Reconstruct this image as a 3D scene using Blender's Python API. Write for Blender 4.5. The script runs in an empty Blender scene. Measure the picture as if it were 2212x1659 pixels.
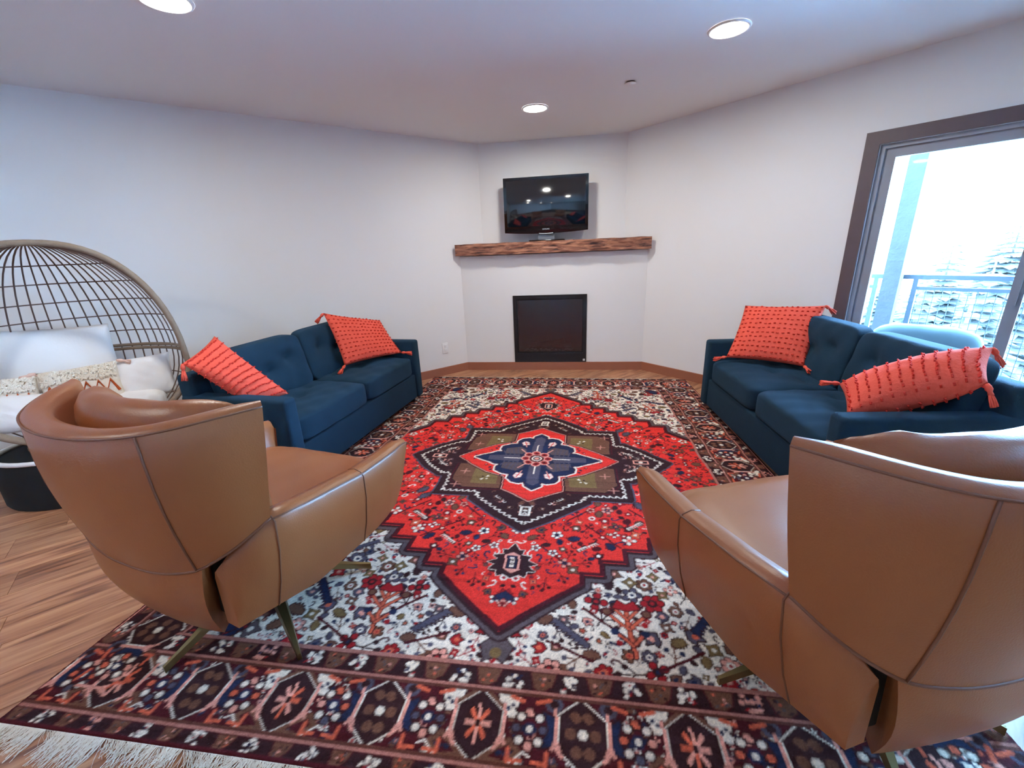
import bpy, bmesh, math, random
import numpy as np
from mathutils import Vector, Matrix
random.seed(7); np.random.seed(7)
SC = bpy.context.scene
COL = SC.collection
S2 = math.sqrt(.5)

# ------------------------------------------------------------------ camera
FPX, YAW, PITCH, ROLL, HC = 907.23, -0.1490, 0.3123, 0.0419, 1.3672
W_A, W_B, W_D, W_D2, H = 5.9801, 5.5251, 4.9656, 4.7436, 2.44     # left wall y-x=A, right wall x+y=B, chimney y=D (upper) / D2 (lower)
cy, sy, cp, sp = math.cos(YAW), math.sin(YAW), math.cos(PITCH), math.sin(PITCH)
fw = Vector((sy*cp, cy*cp, -sp)); rt = Vector((cy, -sy, 0)); dn = fw.cross(rt)
r2 = rt*math.cos(ROLL)+dn*math.sin(ROLL); d2 = -rt*math.sin(ROLL)+dn*math.cos(ROLL)
cam = bpy.data.objects.new('camera', bpy.data.cameras.new('camera')); COL.objects.link(cam)
cam.data.sensor_fit = 'HORIZONTAL'; cam.data.sensor_width = 36; cam.data.lens = FPX/2212*36
cam.data.clip_start = .02; cam.data.clip_end = 300
M = Matrix.Identity(4)
for i in range(3):
    M[i][0] = r2[i]; M[i][1] = -d2[i]; M[i][2] = -fw[i]
M[2][3] = HC
cam.matrix_world = M
SC.camera = cam

# ------------------------------------------------------------------ sky and exposure
SC.view_settings.view_transform = 'Standard'; SC.view_settings.look = 'None'
SC.view_settings.gamma = 1; SC.view_settings.use_curve_mapping = False
SC.view_settings.exposure = 1.55
world = bpy.data.worlds.new('overcast_sky'); SC.world = world; world.use_nodes = True
bg = world.node_tree.nodes['Background']
bg.inputs[0].default_value = (.34, .74, 1.27, 1); bg.inputs[1].default_value = 24.0
LAMP_STRENGTH = 84.0

# ------------------------------------------------------------------ helpers
def lin(c):
    out = []
    for v in c[:3]:
        v /= 255.; out.append(v/12.92 if v <= .04045 else ((v+.055)/1.055)**2.4)
    return tuple(out)+(1,)

def nt(name):
    m = bpy.data.materials.new(name); m.use_nodes = True
    t = m.node_tree; b = t.nodes['Principled BSDF']
    return m, t, b

def mat(name, col, rough=.6, var=.0, vscale=8, bump=0., bscale=60, metal=0, sheen=0, coat=0, spec=.5, detail=4, stretch=None):
    m, t, b = nt(name)
    b.inputs['Base Color'].default_value = lin(col); b.inputs['Roughness'].default_value = rough
    b.inputs['Metallic'].default_value = metal; b.inputs['Specular IOR Level'].default_value = spec
    if sheen:
        b.inputs['Sheen Weight'].default_value = sheen; b.inputs['Sheen Roughness'].default_value = .4
        b.inputs['Sheen Tint'].default_value = lin([min(255, c*1.3+30) for c in col])
    if coat: b.inputs['Coat Weight'].default_value = coat
    tc = t.nodes.new('ShaderNodeTexCoord'); vec = tc.outputs['Object']
    if stretch:
        mp = t.nodes.new('ShaderNodeMapping'); mp.inputs['Scale'].default_value = stretch
        t.links.new(vec, mp.inputs[0]); vec = mp.outputs[0]
    if var:
        n = t.nodes.new('ShaderNodeTexNoise'); n.inputs['Scale'].default_value = vscale; n.inputs['Detail'].default_value = detail
        r = t.nodes.new('ShaderNodeMapRange'); r.inputs['To Min'].default_value = 1-var; r.inputs['To Max'].default_value = 1+var
        mx = t.nodes.new('ShaderNodeMix'); mx.data_type = 'RGBA'; mx.blend_type = 'MULTIPLY'; mx.inputs[0].default_value = 1
        mx.inputs[6].default_value = lin(col)
        t.links.new(vec, n.inputs[0]); t.links.new(n.outputs[0], r.inputs[0]); t.links.new(r.outputs[0], mx.inputs[7]); t.links.new(mx.outputs[2], b.inputs['Base Color'])
    if bump:
        n2 = t.nodes.new('ShaderNodeTexNoise'); n2.inputs['Scale'].default_value = bscale; n2.inputs['Detail'].default_value = 3
        bp = t.nodes.new('ShaderNodeBump'); bp.inputs['Strength'].default_value = bump; bp.inputs['Distance'].default_value = .01
        t.links.new(vec, n2.inputs[0]); t.links.new(n2.outputs[0], bp.inputs['Height']); t.links.new(bp.outputs[0], b.inputs['Normal'])
    return m

def wood(name, c1, c2, c3, rough=.45, stretch=(1.2, 14, 14), bump=.15, objrand=True, ns=3.0):
    m, t, b = nt(name); N = t.nodes; L = t.links
    tc = N.new('ShaderNodeTexCoord'); oi = N.new('ShaderNodeObjectInfo')
    mp = N.new('ShaderNodeMapping'); mp.inputs['Scale'].default_value = stretch
    L.new(tc.outputs['Object'], mp.inputs[0])
    ad = N.new('ShaderNodeVectorMath'); ad.operation = 'ADD'
    sc = N.new('ShaderNodeVectorMath'); sc.operation = 'SCALE'; sc.inputs[0].default_value = (13, 29, 7)
    L.new(oi.outputs['Random'], sc.inputs['Scale']); L.new(mp.outputs[0], ad.inputs[0]); L.new(sc.outputs[0], ad.inputs[1])
    n = N.new('ShaderNodeTexNoise'); n.inputs['Scale'].default_value = ns; n.inputs['Detail'].default_value = 6; n.inputs['Distortion'].default_value = .6
    L.new(ad.outputs[0], n.inputs[0])
    cr = N.new('ShaderNodeValToRGB'); e = cr.color_ramp.elements
    e[0].position = .30; e[0].color = lin(c3); e[1].position = .68; e[1].color = lin(c1)
    x = e.new(.46); x.color = lin(c2)
    L.new(n.outputs[0], cr.inputs[0])
    mx = N.new('ShaderNodeMix'); mx.data_type = 'RGBA'; mx.blend_type = 'MULTIPLY'; mx.inputs[0].default_value = 1
    rr = N.new('ShaderNodeMapRange'); rr.inputs['To Min'].default_value = .86; rr.inputs['To Max'].default_value = 1.1
    L.new(oi.outputs['Random'], rr.inputs[0]); L.new(cr.outputs[0], mx.inputs[6])
    if objrand: L.new(rr.outputs[0], mx.inputs[7])
    else: mx.inputs[7].default_value = (1, 1, 1, 1)
    L.new(mx.outputs[2], b.inputs['Base Color'])
    bp = N.new('ShaderNodeBump'); bp.inputs['Strength'].default_value = bump; bp.inputs['Distance'].default_value = .004
    L.new(n.outputs[0], bp.inputs['Height']); L.new(bp.outputs[0], b.inputs['Normal'])
    b.inputs['Roughness'].default_value = rough
    return m

def emit(name, col, s):
    m, t, b = nt(name)
    b.inputs['Base Color'].default_value = (.8, .8, .8, 1)
    b.inputs['Emission Color'].default_value = col; b.inputs['Emission Strength'].default_value = s
    return m

def glass(name, tint=(1, 1, 1, 1), refl=.02, ior=1.45):
    m = bpy.data.materials.new(name); m.use_nodes = True; t = m.node_tree; t.nodes.clear()
    o = t.nodes.new('ShaderNodeOutputMaterial'); mx = t.nodes.new('ShaderNodeMixShader')
    tr = t.nodes.new('ShaderNodeBsdfTransparent'); tr.inputs[0].default_value = tint
    gl = t.nodes.new('ShaderNodeBsdfGlossy'); gl.inputs['Roughness'].default_value = refl
    lw = t.nodes.new('ShaderNodeFresnel'); lw.inputs[0].default_value = ior
    t.links.new(lw.outputs[0], mx.inputs[0]); t.links.new(tr.outputs[0], mx.inputs[1]); t.links.new(gl.outputs[0], mx.inputs[2]); t.links.new(mx.outputs[0], o.inputs[0])
    return m

def link(name, me, m=None, parent=None, smooth=False):
    if m is not None:
        for mm in (m if isinstance(m, (list, tuple)) else [m]): me.materials.append(mm)
    if smooth:
        me.polygons.foreach_set('use_smooth', [True]*len(me.polygons))
    o = bpy.data.objects.new(name, me); COL.objects.link(o)
    if parent is not None: o.parent = parent
    return o

class MB:
    """collects vertices and faces of one mesh"""
    def __init__(s): s.v = []; s.f = []; s.mi = []; s.cur = 0
    def add(s, vs, fs):
        k = len(s.v); s.v += [tuple(v) for v in vs]
        for f in fs: s.f.append([i+k for i in f]); s.mi.append(s.cur)
        return s
    def box(s, x0, x1, y0, y1, z0, z1, xf=None):
        vs = [(x, y, z) for z in (z0, z1) for y in (y0, y1) for x in (x0, x1)]
        if xf: vs = [xf(v) for v in vs]
        return s.add(vs, [(0, 2, 3, 1), (4, 5, 7, 6), (0, 1, 5, 4), (2, 6, 7, 3), (0, 4, 6, 2), (1, 3, 7, 5)])
    def tube(s, pts, r, n=8, closed=False, cap=True):
        pts = [Vector(p) for p in pts]; m = len(pts)
        rr = r if isinstance(r, (list, tuple)) else [r]*m
        up = None; rings = []
        for i, p in enumerate(pts):
            if closed: t = pts[(i+1) % m]-pts[i-1]
            else: t = pts[min(i+1, m-1)]-pts[max(i-1, 0)]
            if t.length < 1e-9: t = Vector((0, 0, 1))
            t.normalize()
            if up is None:
                up = Vector((0, 0, 1)) if abs(t.z) < .9 else Vector((1, 0, 0))
            a = (up-t*up.dot(t))
            if a.length < 1e-6: a = Vector((1, 0, 0))-t*t.x
            a.normalize(); b = t.cross(a); up = a
            rings.append([p+(a*math.cos(q)+b*math.sin(q))*rr[i] for q in [2*math.pi*k/n for k in range(n)]])
        vs = [v for g in rings for v in g]; fs = []
        for i in range(m if closed else m-1):
            j = (i+1) % m
            for k in range(n): fs.append((i*n+k, i*n+(k+1) % n, j*n+(k+1) % n, j*n+k))
        if cap and not closed:
            fs.append(tuple(reversed(range(n)))); fs.append(tuple((m-1)*n+k for k in range(n)))
        return s.add(vs, fs)
    def loft(s, rows, cu=False, cv=False, capu=False):
        """rows of points -> quads; cv closes along each row, cu closes rows"""
        m = len(rows); n = len(rows[0]); vs = [p for r in rows for p in r]; fs = []
        for i in range(m if cu else m-1):
            for k in range(n if cv else n-1):
                a, b = i, (i+1) % m; c, d = k, (k+1) % n
                fs.append((a*n+c, a*n+d, b*n+d, b*n+c))
        if capu:
            fs.append(tuple(reversed(range(n)))); fs.append(tuple((m-1)*n+k for k in range(n)))
        return s.add(vs, fs)
    def lathe(s, prof, c=(0, 0, 0), n=32, cap=True):
        rows = [[(c[0]+r*math.cos(2*math.pi*k/n), c[1]+r*math.sin(2*math.pi*k/n), c[2]+z) for k in range(n)] for r, z in prof]
        return s.loft(rows, cv=True, capu=cap)
    def mesh(s, name):
        me = bpy.data.meshes.new(name); me.from_pydata(s.v, [], s.f); me.update()
        if any(s.mi): me.polygons.foreach_set('material_index', s.mi)
        bm = bmesh.new(); bm.from_mesh(me); bmesh.ops.recalc_face_normals(bm, faces=bm.faces); bm.to_mesh(me); bm.free()
        return me
    def build(s, name, m, parent=None, smooth=False): return link(name, s.mesh(name), m, parent, smooth)

def autosmooth(o, ang=40):
    me = o.data
    me.polygons.foreach_set('use_smooth', [True]*len(me.polygons))
    me.set_sharp_from_angle(angle=math.radians(ang))
    return o

def rbox(name, x0, x1, y0, y1, z0, z1, r, m, parent=None, seg=3, xf=None):
    me = bpy.data.meshes.new(name); bm = bmesh.new(); bmesh.ops.create_cube(bm, size=1)
    for v in bm.verts: v.co = Vector((x0+(v.co.x+.5)*(x1-x0), y0+(v.co.y+.5)*(y1-y0), z0+(v.co.z+.5)*(z1-z0)))
    bmesh.ops.bevel(bm, geom=list(bm.edges)+list(bm.verts), offset=r, segments=seg, profile=.5, affect='EDGES')
    if xf:
        for v in bm.verts: v.co = Vector(xf(v.co))
    bm.to_mesh(me); bm.free()
    return autosmooth(link(name, me, m, parent), 60)

def cushion(name, w, d, h, m, parent=None, n=22, p=6, puff=.03, tufts=(), depth=.03, rad=.05, xf=None, wr=.004):
    """soft rounded box centred on x,y; z from 0 to h; dimples in its top face"""
    me = bpy.data.meshes.new(name); bm = bmesh.new(); bmesh.ops.create_cube(bm, size=2)
    bmesh.ops.subdivide_edges(bm, edges=bm.edges, cuts=n, use_grid_fill=True)
    for v in bm.verts:
        x, y, z = v.co
        L = (abs(x)**p+abs(y)**p+abs(z)**p)**(1/p)
        x, y, z = x/L, y/L, z/L
        fx, fy = max(0, 1-x*x), max(0, 1-y*y)
        X, Y, Z = x*w/2, y*d/2, (z+1)/2*h
        Z += puff*(fx*fy)**.6*(1 if z > 0 else -.2)*min(1, abs(z)*1.3)
        if z > .3:
            for tx, ty in tufts:
                q = math.hypot(X-tx, (Y-ty)*1.2)
                Z -= depth*math.exp(-(q/rad)**1.3)
            Z += wr*math.sin(X*31+Y*13)*math.sin(Y*27-X*9)
        v.co = (X, Y, Z)
        if xf: v.co = Vector(xf(v.co))
    bm.to_mesh(me); bm.free()
    return link(name, me, m, parent, True)

def thing(name, label, cat, loc=(0, 0, 0), rz=0, group=None):
    o = bpy.data.objects.new(name, None); o.empty_display_size = .1; COL.objects.link(o)
    o.location = loc; o.rotation_euler = (0, 0, rz)
    return tag(o, label, cat, group)
def tag(o, label, cat, group=None):
    o['label'] = label; o['category'] = cat
    if group: o['group'] = group
    return o
def struct(o, label=None):
    o['kind'] = 'structure'
    if label: o['label'] = label
    return o

# ------------------------------------------------------------------ materials
m_wall = mat('white_wall_paint', (232, 230, 228), .75, bump=.05, bscale=220)
m_ceil = mat('white_ceiling_paint', (236, 236, 235), .85, bump=.06, bscale=160)
m_base = mat('brown_baseboard', (158, 98, 72), .55, var=.08, vscale=20, stretch=(1, 1, 8))
m_case = mat('dark_brown_casing', (92, 74, 74), .5, var=.1, vscale=15)
m_sash = mat('grey_door_frame', (150, 152, 158), .45)
m_plank = wood('oak_floor_plank', (196, 146, 108), (166, 112, 80), (118, 76, 56), .42, stretch=(.9, 9, 9))
m_gap = mat('floor_base', (70, 46, 36), .8)
m_beam = wood('reclaimed_beam', (186, 128, 98), (130, 82, 64), (44, 30, 32), .75, stretch=(3, 22, 22), bump=.9, objrand=False, ns=2.2)
m_leather = mat('caramel_leather', (146, 84, 46), .34, var=.10, vscale=5, bump=.10, bscale=260, spec=.5)
m_seam = mat('leather_piping', (112, 68, 46), .5)
m_cover_shade = mat('black_cover_and_shade', (14, 13, 14), .9)  # bottom pan's own black; shade colour for gap box and egg chair drum
m_brass = mat('brushed_brass', (150, 134, 92), .35, metal=1)
m_black = mat('black_metal', (16, 16, 18), .45)
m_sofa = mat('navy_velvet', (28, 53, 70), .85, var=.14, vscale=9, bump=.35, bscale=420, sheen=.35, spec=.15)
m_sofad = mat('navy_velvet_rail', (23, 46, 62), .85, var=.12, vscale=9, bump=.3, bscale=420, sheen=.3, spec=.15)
m_coral = mat('coral_cotton', (226, 92, 74), .95, var=.08, vscale=10, bump=.3, bscale=90, sheen=.2, spec=.1)
m_tuft = mat('coral_yarn_tuft', (204, 62, 52), .95, spec=.1)
m_rattan = mat('grey_brown_rattan', (138, 118, 98), .7, var=.18, vscale=40, bump=.2, bscale=150)
m_rattan2 = mat('dark_rattan_wire', (104, 84, 76), .7, var=.15, vscale=60)
m_white = mat('white_cotton', (238, 236, 234), .95, bump=.15, bscale=60, spec=.1)
m_cream = mat('cream_fringe_yarn', (236, 228, 214), .95, bump=.3, bscale=120, spec=.1)
m_rust = mat('rust_orange_yarn', (190, 92, 50), .95, spec=.1)
m_blush = mat('blush_weave', (232, 196, 178), .95, spec=.1)
m_plastic = mat('white_plastic', (236, 236, 236), .4)
m_slot = mat('dark_slot', (40, 40, 42), .6)
m_tvb = mat('gloss_black_plastic', (8, 8, 10), .12, coat=.5)
m_tvs = mat('tv_screen_glass', (8, 16, 24), .10, spec=1.0, coat=.6)
m_logo = mat('silver_print', (214, 220, 226), .4)
m_clear = mat('smoked_acrylic', (120, 124, 130), .15)
m_fire = mat('fireplace_black_steel', (24, 25, 29), .42)
m_firein = mat('firebox_lining', (14, 14, 16), .9)
m_log = mat('ash_grey_log', (112, 104, 98), .95, var=.35, vscale=18, bump=.6, bscale=40)
m_ember = mat('pale_ember_chips', (176, 172, 168), .95, var=.4, vscale=60)
m_fglass = glass('fireplace_glass', (.55, .57, .6, 1), .3, 2.0)
m_glass = glass('window_glass', (.97, .99, 1, 1))
m_lamp = emit('warm_led', (1, .985, .93, 1), LAMP_STRENGTH)
m_post = mat('weathered_post', (34, 30, 28), .8, var=.45, vscale=12, bump=.4, bscale=30)
m_rail = mat('black_rail_paint', (26, 30, 36), .5)
m_deck = mat('deck_boards', (150, 146, 142), .85, var=.2, vscale=4)
m_snow = mat('snow', (236, 240, 246), .9, var=.1, vscale=.6)
m_fir = mat('snowy_fir_needles', (58, 56, 50), .95, var=.5, vscale=3)
m_bark = mat('bark', (84, 72, 64), .95)
m_outc = mat('pale_blue_outdoor_cushion', (60, 66, 66), .9, var=.06, vscale=6)
m_weave = mat('grey_outdoor_wicker', (40, 46, 50), .8, var=.2, vscale=40)

# ------------------------------------------------------------------ room shell
def uv(u, v): return (S2*(u-v), S2*(u+v))         # u along left wall, v along right wall
UR, VL, UB, VB = W_B*S2, W_A*S2, -4.4, -3.8
def wallslab(name, p0, p1, nrm, z0, z1, holes=(), th=.15, m=m_wall):
    """vertical slab from p0 to p1 (inner face), thickened along nrm; holes are (s0,s1,z0,z1)"""
    p0, p1, nrm = Vector(p0), Vector(p1), Vector(nrm); L = (p1-p0).length; d = (p1-p0)/L
    ss = sorted({0, L, *[h[0] for h in holes], *[h[1] for h in holes]}); zs = sorted({z0, z1, *[h[2] for h in holes], *[h[3] for h in holes]})
    mb = MB()
    for a, b in zip(ss, ss[1:]):
        for c, e in zip(zs, zs[1:]):
            if any(h[0]-1e-6 <= a and b <= h[1]+1e-6 and h[2]-1e-6 <= c and e <= h[3]+1e-6 for h in holes): continue
            def xf(q): w = p0+d*q[0]+nrm*q[1]; return (w.x, w.y, q[2])
            mb.box(a, b, 0, th, c, e, xf)
    return struct(mb.build(name, m))
CR = (W_B-W_D, W_D)                    # chimney right corner (s=0 of the right wall)
CL = (W_D-W_A, W_D)
dR = Vector((S2, -S2)); nR = Vector((S2, S2))
def rw(s, out, z):                     # point on the right wall: s along it, out = outwards
    return (CR[0]+dR.x*s+nR.x*out, CR[1]+dR.y*s+nR.y*out, z)
S0 = (1.985-CR[0])/S2                  # casing outer edge
D_S0, D_S1, D_Z = S0+.08, S0+.08+1.75, 1.931
W2 = (4.7, 6.3, .40, 1.95)  # opening for an unseen window added to bring in more light
RL = 8.2
wallslab('wall_left', CL, (uv(UB, VL)), (-S2, S2), 0, H)
wallslab('wall_right', CR, rw(RL, 0, 0)[:2], (S2, S2), -.15, H, [(D_S0, D_S1, -.02, D_Z), W2])
wallslab('wall_fireplace', CL, CR, (0, 1), 0, H)
p_rb = rw(RL, 0, 0)[:2]
wallslab('wall_back_left', uv(UB, VL), uv(UB, VB-2), (-S2, -S2), 0, H)
wallslab('wall_back_right', p_rb, (p_rb[0]-8.6*S2, p_rb[1]-8.6*S2), (S2, -S2), 0, H)
# lower chimney breast, with the firebox opening
FX0, FX1, FZ0, FZ1 = -.663, .160, .095, .860
LW2, RW2 = W_D2-W_A, W_B-W_D2
mb = MB()
for x0, x1, z0, z1 in [(LW2, FX0, 0, 1.30), (FX1, RW2, 0, 1.30), (FX0, FX1, FZ1, 1.30), (FX0, FX1, 0, FZ0)]:
    y0, y1 = W_D2, W_D-.001
    def cl(x, y): return max(y-W_A+.0005, min(W_B-y-.0005, x)) if (x <= LW2+1e-6 or x >= RW2-1e-6) else x
    vs = [(cl(x, y), y, z) for z in (z0, z1) for y in (y0, y1) for x in (x0, x1)]
    mb.add(vs, [(0, 2, 3, 1), (4, 5, 7, 6), (0, 1, 5, 4), (2, 6, 7, 3), (0, 4, 6, 2), (1, 3, 7, 5)])
struct(mb.build('wall_chimney_breast', m_wall))
def slab(name, z0, z1, m):
    c = [uv(UR+.1, VL+.1), uv(UB-.1, VL+.1), uv(UB-.1, VB-2.2), uv(UR+.1, VB-2.2)]
    return struct(MB().loft([[(x, y, z0) for x, y in c], [(x, y, z1) for x, y in c]], cv=True, capu=True).build(name, m))
floor = slab('floor', -.12, -.004, m_gap)
slab('ceiling', H, H+.12, m_ceil)
# floor planks along the left wall's direction
PW, PL = .185, 1.22
pm = bpy.data.meshes.new('plank'); bm = bmesh.new(); bmesh.ops.create_cube(bm, size=1)
for v in bm.verts: v.co = (v.co.x*(PL-.002), v.co.y*(PW-.002), v.co.z*.004-.002)
bm.to_mesh(pm); bm.free(); pm.materials.append(m_plank)
k = 0; v0 = VL
while v0-PW > VB-1.6:
    off = random.random()*PL; ue = min(UR, W_D2/S2-(v0-PW)+.02); u0 = ue+off
    while u0 > UB:
        a, b = max(UB, u0-PL), min(ue, u0)
        x, y = uv((a+b)/2, v0-PW/2)
        inroom = (y-x < W_A-.02) and (x+y < W_B-.02)
        hidden = (-1.15 < x < .65 and 1.35 < y < 3.8)
        behind = y < -1.6 or x > 3.2
        if b-a > .03 and inroom and not hidden and not behind:
            o = bpy.data.objects.new('plank', pm); COL.objects.link(o); o.parent = floor
            o.location = (x, y, -.0); o.rotation_euler = (0, 0, math.pi/4); o.scale = ((b-a)/PL, 1, 1); k += 1
        u0 -= PL
    v0 -= PW
# flat boards elsewhere (behind the camera and under the rug's middle)
mb = MB()
mb.box(-1.25, .75, 1.25, 3.9, -.004, -.0025)
struct(mb.build('floor_underlay', m_gap))
# baseboards
BBH, BBT = .092, .016
def board(name, p, q, n):
    p, q, n = Vector(p), Vector(q), Vector(n)
    c = [p, q, q+n*BBT, p+n*BBT]
    struct(MB().loft([[(w.x, w.y, .0005) for w in c], [(w.x, w.y, BBH) for w in c]], cv=True, capu=True).build(name, m_base))
board('baseboard_left', (LW2+.01, W_D2+.01), uv(UB+.02, VL), (S2, -S2))
board('baseboard_right', (RW2-.01, W_D2+.01), rw(S0-.005, 0, 0)[:2], (-S2, -S2))
board('baseboard_fireplace', (LW2+.005, W_D2), (RW2-.005, W_D2), (0, -1))
board('baseboard_right_far', rw(D_S1+.085, 0, 0)[:2], rw(RL, 0, 0)[:2], (-S2, -S2))

# ------------------------------------------------------------------ sliding door and added unseen window
def rwbox(mb, s0, s1, o0, o1, z0, z1): return mb.box(s0, s1, o0, o1, z0, z1, lambda q: rw(q[0], q[1], q[2]))
mb = MB(); rwbox(mb, S0, D_S0, -.018, 0, 0, D_Z+.08); rwbox(mb, D_S1, D_S1+.08, -.018, 0, 0, D_Z+.08); rwbox(mb, D_S0, D_S1, -.018, 0, D_Z, D_Z+.08)
struct(mb.build('trim_1', m_case), 'dark brown casing around the sliding balcony door')
door = struct(bpy.data.objects.new('door_1', None), 'sliding glass balcony door'); COL.objects.link(door)
FR = .028
mb = MB()
rwbox(mb, D_S0+.001, D_S0+FR, .02, .13, 0, D_Z-.001); rwbox(mb, D_S1-FR, D_S1-.001, .02, .13, 0, D_Z-.001)
rwbox(mb, D_S0+FR, D_S1-FR, .02, .13, D_Z-FR, D_Z-.001); rwbox(mb, D_S0+FR, D_S1-FR, .02, .13, -.018, .025)
mb.build('door_frame', m_sash, door)
SM = (2.607-CR[0])/S2
for a, b, o in ((D_S0+FR, SM+.03, .06), (SM-.03, D_S1-FR, .10)):
    st = .058; mb = MB()
    rwbox(mb, a, a+st, o-.018, o+.018, .025, D_Z-FR); rwbox(mb, b-st, b, o-.018, o+.018, .025, D_Z-FR)
    rwbox(mb, a+st, b-st, o-.018, o+.018, D_Z-FR-.058, D_Z-FR); rwbox(mb, a+st, b-st, o-.018, o+.018, .025, .115)
    ps = mb.build('door_sash', m_sash, door)
    mb = MB(); rwbox(mb, a+st, b-st, o-.003, o+.003, .115, D_Z-FR-.058); mb.build('pane', m_glass, ps)
    if o < .08:
        mb = MB(); rwbox(mb, b-.045, b-.02, o-.05, o-.018, .92, 1.14); mb.build('handle', m_sash, ps)
win = struct(bpy.data.objects.new('added_window', None), 'added unseen window further along the same wall, for extra light'); COL.objects.link(win)
mb = MB(); a, b, c, e = W2
for q in ((a, a+.05, c, e), (b-.05, b, c, e), (a+.05, b-.05, c, c+.05), (a+.05, b-.05, e-.05, e), ((a+b)/2-.025, (a+b)/2+.025, c+.05, e-.05)):
    rwbox(mb, q[0], q[1], .03, .12, q[2], q[3])
mb.build('added_window_frame', m_sash, win)
for q in ((a+.05, (a+b)/2-.025), ((a+b)/2+.025, b-.05)):
    mb = MB(); rwbox(mb, q[0], q[1], .07, .076, c+.05, e-.05); mb.build('pane', m_glass, win)
mb = MB()
for q in ((a-.08, a, c-.08, e+.08), (b, b+.08, c-.08, e+.08), (a, b, e, e+.08), (a, b, c-.08, c)): rwbox(mb, q[0], q[1], -.018, 0, q[2], q[3])
struct(mb.build('added_window_trim', m_case))

# ------------------------------------------------------------------ ceiling lights
def downlight(x, y, label, grp='recessed ceiling lights', r=.088):
    t = thing('ceiling_light', label, 'ceiling light', (x, y, H), 0, grp)
    MB().lathe([(r, -.001), (r+.004, -.009), (r+.016, -.007), (r+.020, -.0005)], n=40, cap=False).build('trim_ring', m_plastic, t, True)
    MB().lathe([(.001, -.0075), (r*.6, -.0075), (r+.003, -.006)], n=40, cap=False).build('diffuser', m_lamp, t, True)
downlight(-.305, 3.915, 'round lit ceiling light nearest the fireplace, above the television')
downlight(.826, 2.866, 'round lit ceiling light above the right sofa, near the sliding door')
downlight(-1.735, 2.0, 'round lit ceiling light cut by the top edge, above the left side')
for x, y in [(-1.4, -1.75), (-2.7, .1), (.3, -2.7)]:  # first is mirrored in the television, the others are added to brighten the room
    downlight(x, y, 'unseen round ceiling light behind the camera, of a set partly added for brightness', 'ceiling lights behind the camera')
t = thing('sprinkler_cover', 'small flat round white cover plate on the ceiling between two lights', 'sprinkler', (.397, 3.53, H))
MB().lathe([(.001, -.012), (.036, -.012), (.040, -.009)], n=32).build('cover_plate', m_plastic, t, True)
MB().lathe([(.030, -.009), (.030, -.0003)], n=32).build('collar', m_slot, t, True)

# ------------------------------------------------------------------ mantel, fireplace, television, outlet
MY = 4.652
def beam():
    mb = MB(); n = 60; rows = []
    for i in range(n+1):
        f = i/n
        def pt(y, z, k):
            x0 = max(-1.262, y-W_A+.02); x1 = min(.797, W_B-y-.02)
            x = x0+(x1-x0)*f
            j = .0035*math.sin(f*37+k)+.002*math.sin(f*91+k*2.3)
            return x, j
        ring = []
        for k, (y, z) in enumerate([(MY, 1.309), (MY-.002, 1.335), (MY, 1.37), (MY-.003, 1.40), (MY+.002, 1.427), (W_D-.002, 1.427), (W_D-.002, 1.309)]):
            x, j = pt(y, z, k)
            ring.append((x, y+(j if y < 4.8 else 0), z+(j*.6 if k in (0, 4) else 0)))
        rows.append(ring)
    mb.loft(rows, cv=True, capu=True)
    return mb.build('mantel_beam', m_beam)
o = tag(beam(), 'rough reclaimed brown wooden beam mantel above the fireplace', 'mantel')
t = thing('fireplace_insert', 'black square gas fireplace insert with glass front set in the white chimney', 'fireplace', ((FX0+FX1)/2, W_D2, FZ0))
fw_, fh = FX1-FX0, FZ1-FZ0; x0, x1 = -fw_/2, fw_/2
mb = MB()
for q in ((x0+.001, x0+.035, 0.001, fh-.001), (x1-.035, x1-.001, .001, fh-.001), (x0+.035, x1-.035, fh-.040, fh-.001), (x0+.035, x1-.035, .001, .105)):
    mb.box(q[0], q[1], -.012, .02, q[2], q[3])
mb.build('surround_frame', m_fire, t)
mb = MB()
for q in ((x0+.035, x0+.05, .105, fh-.04), (x1-.05, x1-.035, .105, fh-.04), (x0+.05, x1-.05, fh-.055, fh-.04), (x0+.05, x1-.05, .105, .12)):
    mb.box(q[0], q[1], .0, .018, q[2], q[3])
mb.build('inner_frame', m_black, t)
mb = MB(); mb.box(x0+.05, x1-.05, .008, .012, .12, fh-.055); mb.build('pane', m_fglass, t)
mb = MB()
mb.box(x0+.04, x1-.04, .205, .215, .02, fh-.02); mb.box(x0+.035, x0+.045, .02, .205, .02, fh-.02); mb.box(x1-.045, x1-.035, .02, .205, .02, fh-.02)
mb.box(x0+.035, x1-.035, .02, .215, .10, .115); mb.box(x0+.035, x1-.035, .02, .215, fh-.05, fh-.035)
mb.build('firebox', m_firein, t)
for (ax, ay, az, bx, by, bz, r) in [(-.24, .13, .17, .02, .15, .20, .030), (-.02, .12, .19, .24, .14, .165, .028), (-.10, .09, .17, .16, .08, .24, .024)]:
    mb = MB(); pts = [(ax+(bx-ax)*q/6, ay+(by-ay)*q/6+.006*math.sin(q*2), az+(bz-az)*q/6+.006*math.cos(q*3)) for q in range(7)]
    mb.tube(pts, [r*(.8+.3*random.random()) for _ in pts], 10); mb.build('log', m_log, t, True)
mb = MB()
for q in range(90):
    x, y = random.uniform(-.30, .26), random.uniform(.035, .15); r = random.uniform(.006, .016)
    mb.lathe([(r*.3, 0), (r, r*.5), (r*.5, r)], (x, y, .114), 6)
o = mb.build('ember_bed', m_ember, t); o['kind'] = 'stuff'
MB().box(x1-.038, x1-.014, -.0128, -.012, .012, .036).build('badge', m_logo, t)

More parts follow.
